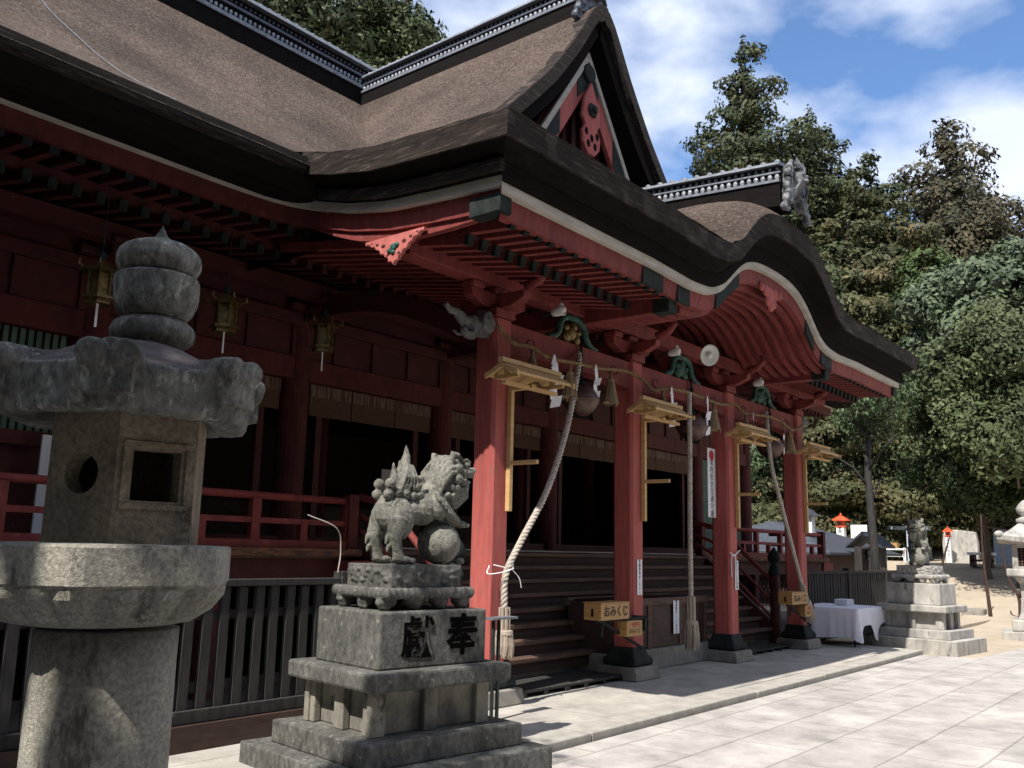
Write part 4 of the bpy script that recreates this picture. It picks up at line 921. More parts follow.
# ------------------------------------------------------------------ bells and ropes
bpos = [(9.10, 6.3, 3.42, 'large bronze bell hanging in the left porch bay'), (11.98, 6.3, 3.42, 'large bronze bell hanging in the middle porch bay'), (14.80, 6.3, 3.42, 'large bronze bell hanging in the right porch bay')]
bell0 = None
for (x, y, z, lb) in bpos:
    if bell0 is None:
        bell0 = t = thing('shrine_bell', lb, 'bell', (x, y, z), 0, 'bronze bells of the porch')
        q = MB(); prof = []
        for i in range(19):
            a = math.pi * i / 18; prof.append((max(.001, .215 * math.sin(a)), .20 * math.cos(a)))
        prof = [(r_ if r_ < .2 or abs(z_) > .035 else r_ + .012, z_) for r_, z_ in prof][::-1]
        q.lathe(prof, 28); q.build('bell_body', M['bell'], t, smooth=True)
        q = MB(); q.lathe([(.222, -.02), (.235, -.01), (.235, .01), (.222, .02)], 28, cap=False); q.build('bell_band', M['bell'], t, smooth=True)
        q = MB(); q.box(-.2, .2, -.012, .012, -.22, -.12); q.build('bell_slit', M['black'], t)
        q = MB(); q.lathe([(.06, .19), (.05, .24), (.02, .25)], 12); 
        q.tube([(0, 0, .24), (0, 0, .72)], .018, 6)
        for i in range(6): q.ball((0, 0, .28 + .07 * i), (.035 if i % 2 else .015, .015 if i % 2 else .035, .045), 8, 6)
        q.build('bell_chain', M['cap'], t, smooth=True)
    else: copytree(bell0, loc=(x, y, z), label=lb)
def bellrope(path, label, tass, string=None):
    t = thing('bell_rope', label, 'rope', path[-1], 0, 'thick twisted bell ropes'); o = Vector(path[-1])
    q = MB(); rope(q, [Vector(p_) - o for p_ in path], .036, .15); q.build('rope', M['rope_w'], t, smooth=True)
    a, b, c_ = tass; d = (c_ - Vector(path[-1])).normalized(); L_ = (c_ - Vector(path[-1])).length
    mt = d.to_track_quat('Z', 'Y').to_matrix().to_4x4()
    q = MB(); 
    for i in range(7):
        an = 2 * math.pi * i / 7; q.tube([mt @ Vector((.045 * math.cos(an), .045 * math.sin(an), -.03)), mt @ Vector((.047 * math.cos(an), .047 * math.sin(an), L_ * .42))], .018, 6)
    q.build('wooden_grip', M['wood_step'] if False else M['tassel'], t)
    q = MB(); q.lathe([(.065, L_ * .42), (.09, L_ * .44), (.095, L_ * .52), (.08, L_ * .54)], 16, mtx=mt); 
    random.seed(5)
    for i in range(46):
        an = random.uniform(0, 6.28); r_ = random.uniform(.03, .085); r2_ = r_ * random.uniform(1.0, 1.25); e = L_ * random.uniform(.93, 1.02)
        q.tube([mt @ Vector((r_ * math.cos(an), r_ * math.sin(an), L_ * .5)), mt @ Vector((r2_ * math.cos(an), r2_ * math.sin(an), L_ * .75)), mt @ Vector((r2_ * math.cos(an + .1), r2_ * math.sin(an + .1), e))], [.016, .018, .008], 5)
    q.build('tassel', M['tassel'], t)
    return t
bellrope([(9.02, 6.28, 4.0), (8.89, 6.2, 3.75), (8.57, 6.13, 2.98), (8.2, 6.12, 2.26), (7.80, 6.14, 1.72), (7.56, 6.16, 1.36), (7.52, 6.15, 1.1), (7.53, 6.15, 0.97)],
         'leftmost bell rope, pulled aside and tied to the left porch column', (0, 0, Vector((7.54, 6.15, 0.50))))
bellrope([(11.72, 6.2, 3.9), (11.62, 6.15, 3.0), (11.6, 6.15, 2.0), (11.6, 6.15, .98)], 'middle bell rope hanging straight down before the offering box', (0, 0, Vector((11.57, 6.13, .30))))
bellrope([(14.62, 6.28, 4.0), (14.45, 6.15, 3.12), (14.78, 6.15, 2.51), (15.25, 6.15, 1.72), (15.54, 6.15, 1.22), (15.60, 6.14, 1.08)], 'rightmost bell rope, slanting down to the right porch column', (0, 0, Vector((15.80, 6.10, .50))))
q = MB(); q.tube(catmull([(7.42, 6.28, 1.42), (7.35, 6.24, 1.34), (7.45, 6.12, 1.36), (7.58, 6.08, 1.40), (7.62, 6.2, 1.40), (7.5, 6.29, 1.43)], 5), .006, 6)
q.tube(catmull([(7.58, 6.09, 1.38), (7.64, 6.05, 1.30), (7.68, 6.05, 1.2)], 4), .005, 5); q.tube(catmull([(7.58, 6.09, 1.40), (7.53, 6.05, 1.45), (7.48, 6.05, 1.5)], 4), .005, 5)
tag(q.build('tie_string', M['paper']), 'white string tying the bell rope to the leftmost porch column', 'string')
q = MB(); q.tube(catmull([(13.12, 6.28, 1.62), (13.25, 6.27, 1.58), (13.45, 6.27, 1.66)], 4), .009, 5); q.tube(catmull([(13.2, 6.27, 1.6), (13.12, 6.26, 1.5), (13.13, 6.26, 1.25)], 4), .009, 5); q.tube(catmull([(13.28, 6.27, 1.6), (13.27, 6.26, 1.4), (13.3, 6.26, 1.2)], 4), .009, 5)
tag(q.build('tie_string', M['paper']), 'white string with loose ends around the third porch column', 'string')

# sacred straw rope with tassels and paper streamers
sp = [(7.35, 3.99), (7.63, 3.85), (7.94, 3.86), (8.32, 3.80), (8.83, 3.83), (9.31, 3.85), (9.97, 3.92), (10.42, 3.87), (10.66, 3.77), (11.01, 3.84), (11.59, 3.89), (12.05, 3.88), (12.71, 3.86), (13.24, 3.92), (13.55, 3.83), (14.0, 3.86), (14.6, 3.90), (15.1, 3.86), (15.57, 3.79), (16.05, 3.94)]
q = MB(); rope(q, [(a, 6.2, b) for a, b in sp], .023, .09, 2, 6)
tag(q.build('sacred_rope', M['rope_s'], smooth=True), 'thin twisted straw rope swagged along the front beam of the porch', 'rope')
def at_rope(x): return lerp_tab(sp, x)
ts0 = None
for (x, lb) in ((7.98, 'straw tassel on the rope above the leftmost roofed bracket'), (9.62, 'straw tassel on the rope just right of the left bell'), (8.72, 'straw tassel on the rope just left of the left bell'), (10.95, 'straw tassel on the rope above the second roofed bracket'), (12.5, 'straw tassel on the rope just right of the middle bell'), (13.62, 'straw tassel on the rope above the third roofed bracket'), (15.42, 'straw tassel on the rope just right of the right bell')):
    z = at_rope(x)
    if ts0 is None:
        ts0 = thing('straw_tassel', lb, 'tassel', (x, 6.2, z), 0, 'straw tassels on the sacred rope')
        q = MB(); q.lathe([(.02, -.02), (.022, -.10), (.05, -.13), (.045, -.16)], 12, cap=True); q.build('tassel_knot', M['straw'], ts0, smooth=True)
        q = MB(); q.lathe([(.04, -.15), (.06, -.25), (.095, -.42), (.09, -.43), (.03, -.41)], 16); random.seed(2)
        for i in range(26):
            an = random.uniform(0, 6.28); q.tube([(.04 * math.cos(an), .04 * math.sin(an), -.15), (.1 * math.cos(an), .1 * math.sin(an), -.44 - random.uniform(0, .03))], .007, 4)
        q.build('tassel_skirt', M['straw'], ts0)
    else: copytree(ts0, loc=(x, 6.2, z), rz=random.uniform(0, 3), label=lb)
def streamer_mesh():
    q = MB(); x, z = 0.0, 0.02
    q.prism([(-.006, .03), (.006, .03), (.03, -.10), (-.03, -.07)], -.001, .001)
    x0 = 0
    for i, (dx, w_, h_) in enumerate(((.0, .075, .12), (.045, .08, .12), (-.01, .08, .12), (.035, .08, .11))):
        zt_ = -.07 - i * .10; m_ = Matrix.Translation((dx, .004 * i, zt_)) @ Matrix.Rotation(R((18, -22, 16, -14)[i]), 4, 'Z') @ Matrix.Rotation(R((-10, 14, -8, 10)[i]), 4, 'Y')
        q.prism([(-w_ / 2, -.02), (w_ / 2, .02), (w_ / 2, .02 - h_), (-w_ / 2, -.02 - h_)], -.001, .001, mtx=m_)
    return q
sm0 = None
for i, (x, s_, lb) in enumerate(((8.33, 1.1, 'white paper streamer beside the leftmost roofed bracket'), (9.2, .75, 'white paper streamer in front of the left bell'), (11.10, 1.0, 'white paper streamer beside the second roofed bracket'), (12.18, 1.05, 'white paper streamer beside the middle bell'), (13.78, 1.0, 'white paper streamer beside the third roofed bracket'), (15.04, 1.05, 'white paper streamer beside the right bell'))):
    if sm0 is None:
        sm0 = streamer_mesh().build('paper_streamer', M['paper']); tag(sm0, lb, 'paper streamer', 'zigzag paper streamers on the sacred rope'); o = sm0
    else: o = sm0.copy(); COL.objects.link(o); o['label'] = lb
    o.location = (x, 6.14, at_rope(x)); o.scale = (s_ * 1.4, 1, s_ * 1.1); o.rotation_euler = (0, 0, R(-20 + 9 * i))

# floodlights on the beam
def flood(loc, lb, r_, rz, tilt):
    t = thing('floodlight', lb, 'lamp', loc, rz, 'round white lamps above the porch beam')
    m_ = Matrix.Rotation(tilt, 4, 'X')
    q = MB(); q.lathe([(.03, -.12), (.045, -.10), (.06, -.05), (r_ * .8, -.01), (r_, .03), (r_ * .98, .04), (r_ * .75, .01), (.02, .0)], 20, mtx=m_); q.build('lamp_reflector', M['lamp'], t, smooth=True)
    q = MB(); q.ball(m_ @ Vector((0, 0, .02)), .05); q.build('bulb', M['lamp'], t, smooth=True)
    q = MB(); q.tube([m_ @ Vector((0, 0, -.1)), (0, .25, -.05)], .015, 6); q.build('lamp_arm', M['cap'], t)
flood((11.95, 6.0, 4.47), 'large round white floodlight above the middle bell', .16, R(-30), R(105))
flood((11.25, 6.15, 4.42), 'small white lamp left of the middle green strut', .08, R(10), R(75))
flood((8.45, 6.15, 4.40), 'small white lamp left of the leftmost green strut', .08, R(10), R(75))
flood((14.1, 6.15, 4.42), 'small white lamp left of the rightmost green strut', .08, R(10), R(75))

# duckboards and ramp at the stairs
def duck(loc, wx, dy, lb):
    t = thing('duckboard', lb, 'duckboard', loc, 0, 'low wooden duckboards before the stairs')
    q = MB(); 
    n_ = 6
    for i in range(n_): q.box(-wx / 2, wx / 2, -dy / 2 + dy * i / n_ + .006, -dy / 2 + dy * (i + 1) / n_ - .006, .045, .075)
    q.build('boards', M['wood_grey'], t, bevel=0.004)
    q = MB(); n2_ = int(wx / .38)
    for i in range(n2_ + 1): q.box(-wx / 2 + .03 + (wx - .12) * i / n2_, -wx / 2 + .09 + (wx - .12) * i / n2_, -dy / 2, dy / 2, .004, .044)
    q.build('cross_bearers', M['wood_grey'], t)
duck((9.15, 6.72, 0), 2.1, .75, 'low grey wooden duckboard left of the second porch column')
duck((14.85, 6.75, 0), 1.9, .6, 'low grey wooden duckboard between the third and fourth porch columns')

# ------------------------------------------------------------------ picket fences
def fence(x0, x1, y, name, label, step=.16, gap_post=None, pw=.085, ztopf=1.27):
    t = thing(name, label, 'fence', (x0, y, 0))
    L_ = x1 - x0; n_ = int(L_ / step)
    me = MB().box(-pw / 2, pw / 2, -.02, .02, .30, ztopf - .03).mesh('picket'); me.materials.append(M['wood_grey'])
    lim = 96; many = MB()
    for i in range(n_):
        x = (i + .5) * step
        if i >= n_ - lim if x0 < 5 else i < lim:
            o = bpy.data.objects.new('picket', me); COL.objects.link(o); o.parent = t; o.location = (x, 0, random.uniform(-.006, .006)); o.rotation_euler = (0, R(random.uniform(-.7, .7)), 0)
        else: many.box(x - pw / 2, x + pw / 2, -.02, .02, .30, ztopf - .03)
    if many.v: tag(many.build('picket_row', M['wood_grey'], t), kind='stuff')
    q = MB(); q.box(0, L_, -.04, .05, ztopf - .028, ztopf + .03); q.build('top_rail', M['wood_grey'], t, bevel=.006)
    q = MB(); q.box(0, L_, .022, .07, .42, .50); q.box(0, L_, .022, .07, .98, 1.05); q.build('back_rails', M['wood_grey'], t)
    q = MB(); q.box(0, L_, -.05, .06, .20, .30); q.build('bottom_rail', M['wood_grey'], t, bevel=.006)
    q = MB(); q.box(0, L_, -.10, .14, 0.0, .195); q.build('base_kerb', M['wood_dark'], t)
    k_ = max(1, round(L_ / 2.4))
    for i in range(k_ + 1):
        x = L_ * i / k_; q = MB(); q.box(x - .055, x + .055, -.055, .07, 0.0, ztopf + .09); q.build('fence_post', M['wood_grey'], t, bevel=.008)
fence(-4.0, 5.75, 6.65, 'picket_fence', 'dark weathered picket fence behind the large stone lantern on the left', .165)
fence(17.5, 25.2, 6.9, 'picket_fence', 'grey weathered picket fence behind the cloth covered table on the right', .15, pw=.11)
q = MB(); q.tube(catmull([(5.66, 6.62, 1.35), (5.68, 6.62, 1.55), (5.6, 6.6, 1.75), (5.3, 6.65, 1.86)], 6), .006, 5)
tag(q.build('bent_wire', M['trim']), 'thin bent pale wire rising from the end post of the left fence', 'wire')
# small metal sign stand by the leftmost column
t = thing('sign_stand', 'small metal topped stand at the foot of the leftmost porch column', 'stand', (7.08, 5.75, 0))
q = MB(); q.box(-.28, .10, -.06, .06, .93, .95); q.build('stand_top', M['ridge_lit'], t)
q = MB(); q.tube([(-.20, 0, 0.0), (-.20, 0, .93)], .018, 8); q.tube([(-.12, 0, 0.0), (-.12, 0, .93)], .018, 8); q.build('stand_legs', M['cap'], t)

# ------------------------------------------------------------------ cloth covered table
t = thing('folding_table', 'low folding table standing under the white cloth', 'table', (17.75, 6.3, -.03))
q = MB(); q.box(-.72, .72, -.58, .58, .66, .69); q.build('table_top', M['wood_dark'], t)
for a in (-1, 1):
    for b in (-1, 1):
        q = MB(); q.tube([(a * .62, b * .5, 0), (a * .62, b * .5, .66)], .018, 8); q.build('leg', M['cap'], t)
q = MB(); nU = 72
random.seed(11)
def clothz(a, ring):
    return 0
def cl_ring(level):
    pts = []
    for i in range(nU * 4):
        u = i / (nU * 4) * 4; side = int(u); f_ = u - side; hx, hy = .75, .61
        P4 = [(-hx, -hy), (hx, -hy), (hx, hy), (-hx, hy), (-hx, -hy)]
        a, b = P4[side], P4[side + 1]; x = a[0] + (b[0] - a[0]) * f_; y = a[1] + (b[1] - a[1]) * f_
        n_ = [(0, -1), (1, 0), (0, 1), (-1, 0)][side]; cdist = min(f_, 1 - f_)
        corner = max(0, 1 - cdist * 9)
        wv = math.sin(u * 23 + math.sin(u * 9)) * .5 + math.sin(u * 51) * .25
        amp = level * (.018 + .03 * corner); drop = (.52 if side in (1, 3) else .36) + .06 * corner + .02 * math.sin(u * 6)
        if side == 0: drop = .30 + .30 * math.exp(-(min(abs(f_ - 0), abs(f_ - .62)) * 9) ** 2)
        pts.append((x + n_[0] * (.012 + amp * (1 + wv)) , y + n_[1] * (.012 + amp * (1 + wv)), .705 - drop * level))
    return pts
rings = [[(x * .02, y * .02, .707) for x, y, z in cl_ring(0)], [(x * .985, y * .985, .707) for x, y, z in cl_ring(0)], cl_ring(0)] + [cl_ring(l / 8) for l in range(1, 9)]
q.sweep(rings, cap=False)
o = q.build('tablecloth', M['cloth'], smooth=True, loc=(17.75, 6.3, -.03)); tag(o, 'white cloth draped over the low table beside the right fence', 'tablecloth')
q = MB(); q.box(-.2, .2, -.12, .12, 0, .11); o = q.build('paper_box', M['paper'], bevel=.006, loc=(18.1, 6.3, .68)); tag(o, 'small white box lying on the cloth covered table', 'box')

# ------------------------------------------------------------------ stone pedestals and guardian lions
def pedestal(loc, rz, label, stone, panel, kanji=True, mirror=False):
    t = thing('lion_pedestal', label, 'pedestal', loc, rz, 'tiered stone pedestals of the guardian lions')
    cy = .78
    def tier(name, hx, y0, z0, z1, m, bev=.012, back=None):
        q = MB(); yb = 2 * cy - y0; q.box(-hx, hx, y0, yb, z0, z1); return q.build(name, m, t, bevel=bev)
    tier('bottom_step', .87, 0.0, -.12, .15, stone); tier('second_step', .71, .17, .15, .31, stone)
    b_ = tier('pillared_drum', .47, .40, .31, .62, panel)
    for x in (-.50, -.04, .45):
        for yy in (.345, 2 * cy - .405):
            q = MB(); q.box(x - .055, x + .065, yy, yy + .06, .311, .619); q.build('corner_pillar', panel, b_, bevel=.008)
    for y in (.36, .72, 1.10):
        for xx in (-.535, .475):
            q = MB(); q.box(xx, xx + .06, y - .0, y + .12, .311, .619); q.build('corner_pillar', panel, b_, bevel=.008)
    tier('cap_slab', .64, .22, .62, .745, stone, .02)
    blk = tier('name_block', .495, .37, .745, 1.14, stone, .015)
    if kanji:
        text('奉', .31, M['carved'], blk, Matrix.Translation((.26, .3665, .94)) @ FRONT, 'carved_character', extrude=.003, weight=.008)
        text('獻', .31, M['carved'], blk, Matrix.Translation((-.16, .3665, .94)) @ FRONT, 'carved_character', extrude=.003, weight=.003)
    # cloud-edged table on scrolled feet
    ya, yb = .46, 1.10
    q = MB(); q.box(-.40, .40, ya, yb, 1.225, 1.30)
    for i in range(15):
        a = -.39 + .78 * i / 14; q.ball((a, ya, 1.262), (.045, .03, .045)); q.ball((a, yb, 1.262), (.045, .03, .045))
    for i in range(12):
        a = ya + (yb - ya) * i / 11; q.ball((-.40, a, 1.262), (.03, .045, .045)); q.ball((.40, a, 1.262), (.03, .045, .045))
    for x in (-.35, -.10, .14, .35):
        for y in (ya + .06, yb - .06): q.ball((x, y, 1.20), (.085, .06, .045)); q.ball((x * 1.03, y, 1.165), (.055, .05, .028))
    for y in (.78,): q.ball((-.35, y, 1.20), (.06, .08, .045)); q.ball((.35, y, 1.20), (.06, .08, .045)); q.ball((-.36, y, 1.165), (.05, .055, .028))
    meshobj('footed_table', remesh(q, .010, 1, .005, 14), stone, t)
    q = MB(); q.box(-.33, .33, .49, 1.07, 1.295, 1.465)
    random.seed(4)
    for i in range(34):
        w_ = random.uniform(.015, .04); h_ = random.uniform(.012, .022)
        q.ball((random.uniform(-.29, .29), .488, random.uniform(1.335, 1.43)), (w_, .014, h_)); q.ball((random.uniform(-.29, .29), 1.072, random.uniform(1.335, 1.43)), (w_, .014, h_))
        q.ball((-.332, random.uniform(.53, 1.03), random.uniform(1.335, 1.43)), (.014, w_, h_)); q.ball((.332, random.uniform(.53, 1.03), random.uniform(1.335, 1.43)), (.014, w_, h_))
    meshobj('carved_plinth', remesh(q, .008, 1, .004, 24), stone, t)
    return t
def lion_meshes():
    q = MB()
    def curl(c_, r_, side):      # a bead with a spiral ridge on its outer face
        x, y, z = c_; q.ball((x, y, z), (r_, r_ * .8, r_))
        q.tube([(x + r_ * .86 * (1 - .8 * i / 13) * math.cos(.75 * i), y + side * r_ * (.55 + .3 * i / 13), z + r_ * .86 * (1 - .8 * i / 13) * math.sin(.75 * i)) for i in range(14)], r_ * .17, 6)
    for s_ in (-1, 1):
        y = s_ * .13
        q.ball((-.20, y * .85, .34), (.115, .08, .16)); q.tube([(-.22, y, .34), (-.275, y, .20), (-.24, y, .10), (-.225, y, .04)], [.082, .058, .048, .052], 16)
        q.tube([(-.29, y, .24), (-.33, y, .20), (-.345, y, .15)], [.03, .022, .006], 8); q.tube([(-.28, y, .17), (-.32, y, .13), (-.33, y, .09)], [.028, .02, .006], 8)
        q.ball((-.19, y, .036), (.085, .058, .036))
        for k_ in (-1, 0, 1): q.ball((-.115, y + .036 * k_, .028), (.034, .017, .026))
    q.ball((-.20, 0, .40), (.14, .14, .15)); q.ball((-.07, 0, .40), (.17, .12, .11)); q.ball((.08, 0, .44), (.14, .135, .14)); q.ball((.17, 0, .50), (.115, .13, .16))
    for s_ in (-1, 1):
        y = s_ * .11
        q.ball((.17, y, .46), (.08, .055, .115)); q.tube([(.19, y, .46), (.29, y, .385), (.37, y * .9, .335)], [.06, .046, .038], 12); q.ball((.42, y * .8, .322), (.055, .042, .03))
        for k_ in (-1, 0, 1): q.ball((.467, y * .8 + .027 * k_, .314), (.022, .013, .02))
        for k_ in range(4): q.tube([(.10 + .03 * k_, s_ * .14, .56 - .03 * k_), (.13 + .03 * k_, s_ * .165, .50 - .03 * k_), (.18 + .03 * k_, s_ * .165, .45 - .02 * k_)], [.012, .016, .006], 6)
    # skull, brow, muzzle, jaw
    q.ball((.25, -.02, .65), (.125, .125, .16)); q.ball((.30, -.04, .73), (.14, .125, .12)); q.box(.36, .50, -.145, .005, .700, .765); q.ball((.44, -.07, .74), (.095, .09, .045)); q.ball((.44, -.07, .665), (.07, .068, .026)); q.box(.37, .47, -.12, -.02, .645, .675)
    q.ball((.525, -.08, .765), (.032, .05, .026)); q.ball((.515, -.115, .755), (.02, .018, .014)); q.ball((.515, -.04, .755), (.02, .018, .014))
    for y in (-.128, -.01): q.ball((.425, y, .800), (.042, .030, .026)); q.ball((.452, y, .797), .015); q.tube([(.37, y * 1.05, .825), (.42, y * 1.05, .84), (.47, y, .822)], [.014, .018, .010], 6)
    for s_ in (-1, 1): q.tube([(.25, s_ * .105 - .03, .80), (.265, s_ * .125 - .03, .885), (.30, s_ * .13 - .03, .87), (.37, s_ * .125 - .03, .815)], [.028, .026, .024, .014], 8)
    for (x, y, z, r_) in ((.315, -.155, .765, .040), (.375, -.150, .735, .030), (.310, -.160, .680, .042), (.378, -.150, .668, .034), (.425, -.130, .628, .028), (.255, -.150, .610, .030), (.310, -.155, .607, .030), (.215, -.150, .545, .030), (.27, -.15, .545, .026)): curl((x, y, z), r_, -1)
    for (x, y, z, r_) in ((.315, .095, .765, .040), (.31, .105, .68, .042), (.37, .085, .66, .034), (.255, .11, .61, .032), (.215, .12, .545, .03)): curl((x, y, z), r_, 1)
    # mane: separate combed locks down the back of the head
    for i in range(11):
        t_ = i / 10 * math.pi; yy = .135 * math.cos(t_); zz = .70 + .125 * math.sin(t_)
        q.tube([(.31, yy - .02, zz + .035), (.235, yy * 1.08 - .02, zz + .025), (.175, yy * 1.1 - .01, zz - .05), (.150, yy * 1.05, zz - .13), (.155, yy, zz - .19)], [.022, .026, .026, .020, .008], 7)
    q.tube([(.41, -.07, .63), (.395, -.075, .54), (.31, -.06, .43)], [.062, .056, .018], 12)
    for k_ in range(6): q.tube([(.455 - .03 * k_, -.115 - .006 * k_, .62), (.44 - .035 * k_, -.128, .54), (.355 - .02 * k_, -.10, .44)], [.014, .014, .005], 6)
    # tail: upright flame of overlapping locks, curls at its root
    for (y, x0_, h_, r_) in ((0, -.10, .925, .055), (-.045, -.12, .84, .046), (.045, -.12, .84, .046), (-.02, -.165, .80, .04), (.03, -.06, .79, .036), (-.06, -.08, .77, .032)):
        q.tube([(x0_ - .06, y * .9, .50), (x0_ - .035, y * 1.1, .60), (x0_, y, .50 + (h_ - .5) * .55), (x0_ + .012, y * .6, .50 + (h_ - .5) * .8), (x0_ + .005, y * .2, h_)], [r_ * .9, r_, r_ * .92, r_ * .55, .004], 12)
    q.tube([(-.22, -.02, .55), (-.215, -.02, .66), (-.225, -.02, .775)], [.045, .034, .005], 10)
    for k_ in range(5): q.tube([(-.19 + .04 * k_, -.085, .57), (-.15 + .026 * k_, -.095, .67), (-.11 + .012 * k_, -.055, .77)], [.009, .010, .004], 6)
    for (x, z, r_) in ((-.285, .605, .045), (-.30, .525, .043), (-.265, .45, .042), (-.215, .535, .043), (-.14, .53, .040), (-.065, .525, .036), (.0, .535, .036), (-.03, .60, .036), (.0, .66, .030)):
        for s_ in (-1, 1): curl((x, s_ * .07, z), r_, s_)
    q.ball((-.10, 0, .54), (.14, .075, .055))
    body = remesh(q, .0056, 0, .0018, 34)
    b = MB(); b.ball((.27, 0, .170), (.172, .175, .170), 32, 20); b.ball((.43, -.08, .03), (.035, .04, .03))
    ball_ = remesh(b, .012, 1, .003, 20)
    return body, ball_
LB, LBALL = lion_meshes()
def lion(loc, rz, label, m, sc=1.0):
    t = thing('guardian_lion', label, 'stone lion', loc, rz, 'stone guardian lions'); t.scale = (sc, sc, sc)
    o = bpy.data.objects.new('lion_body', LB.copy()); COL.objects.link(o); o.parent = t; o.data.materials.clear(); o.data.materials.append(m)
    o = bpy.data.objects.new('stone_ball', LBALL.copy()); COL.objects.link(o); o.parent = t; o.data.materials.clear(); o.data.materials.append(m)
    return t
a1 = R(-7.6); P1 = Vector((5.82, 4.252, 0)); UX = Vector((math.cos(a1), math.sin(a1), 0)); UY = Vector((-math.sin(a1), math.cos(a1), 0))
pl1 = P1 + UX * -.87
pedestal(tuple(pl1), a1, 'dark lichen stained tiered pedestal with two carved characters in the foreground', M['stone_ped'], M['stone_panel'])
lc = pl1 + UX * .06 + UY * .78
lion((lc.x, lc.y, 1.463), a1, 'stone guardian lion on the foreground pedestal, forepaws on a ball', M['stone_lion'])
a2 = R(-90 - 6); P2 = Vector((17.95, 4.22, 0))
pd2 = Vector((18.84, 5.08, 0))
u2 = Vector((-math.sin(a2), math.cos(a2), 0))
p2o = pd2 - u2 * .78
pedestal(tuple(p2o), a2, 'sunlit pale tiered pedestal standing past the right end of the kerb', M['stone_pale'], M['stone_pale'], kanji=False)
lion((pd2.x, pd2.y, 1.463), R(180 + 14), 'distant stone guardian lion on the sunlit pedestal at right, facing the camera', M['stone_lion'])

# ------------------------------------------------------------------ big stone lantern in the foreground
def scroll(q, ang, r_, z, s_=1.0):
    m_ = Matrix.Rotation(ang, 4, 'Z')
    def L3(x, y, zz): return m_ @ Vector((x, y, zz))
    # bracken curl: two volutes side by side over the corner, low and wide
    for y in (-1, 1):
        q.tube([L3(r_ - .085, y * .046, z + .02), L3(r_ + .006, y * .050, z + .02)], .048 * s_, 20)
        P_ = [L3(r_ + .010, y * (.050 + .040 * (1 - .85 * i / 14) * math.cos(.75 * i)), z + .02 + .040 * (1 - .85 * i / 14) * math.sin(.75 * i)) for i in range(15)]
        q.tube(P_, .0085, 6)
    q.tube([L3(r_ - .03, 0, z + .03), L3(r_ - .12, 0, z + .03), L3(r_ - .20, 0, z + .05)], [.05, .045, .025], 10)
    q.box(-.05, .0, -.075, .075, z - .10, z + .01, m_ @ Matrix.Translation((r_, 0, 0)))
LX, LY = 1.653, 3.011
phi0 = math.atan2(-LY, -LX) - R(9)      # one corner nearly faces the camera
lan = thing('stone_lantern', 'tall weathered hexagonal stone lantern close to the camera on the left', 'stone lantern', (LX, LY, 0))
view = Vector((LX, LY, 0)).normalized(); leftv = Vector((-view.y, view.x, 0))
off = leftv * .075; roff = leftv * .05; boff = leftv * .03
q = MB(); n_ = 48
q.lathe([(.235, -.12), (.232, .3), (.228, .8), (.225, 1.20), (.227, 1.31)], n_, c=(leftv.x * .05, leftv.y * .05, 0)); post = q.build('post', M['stone_lan'], lan, smooth=True)
# platform with petal carving
q = MB(); secs = []
N6 = 72
def hexr(a, r_, phase, rnd=0.0):
    t_ = ((a - phase) % (math.pi / 3)) - math.pi / 6; h_ = math.cos(math.pi / 6) / math.cos(t_); return r_ * (h_ * (1 - rnd) + rnd * .96)
for (r_, z, rnd, pet) in ((.25, 1.325, 1.0, 0), (.30, 1.335, .9, .01), (.355, 1.37, .6, .022), (.405, 1.42, .35, .024), (.425, 1.448, .2, .015), (.44, 1.455, .1, 0), (.45, 1.462, .08, 0), (.45, 1.575, .08, 0), (.44, 1.585, .1, 0), (.30, 1.588, .5, 0)):
    secs.append([(off.x + (hexr(2 * math.pi * k / N6, r_, phi0, rnd) + pet * abs(math.sin(9 * 2 * math.pi * k / N6))) * math.cos(2 * math.pi * k / N6), off.y + (hexr(2 * math.pi * k / N6, r_, phi0, rnd) + pet * abs(math.sin(9 * 2 * math.pi * k / N6))) * math.sin(2 * math.pi * k / N6), z) for k in range(N6)])
q.sweep(secs); q.build('platform', M['stone_lan'], lan, bevel=0)
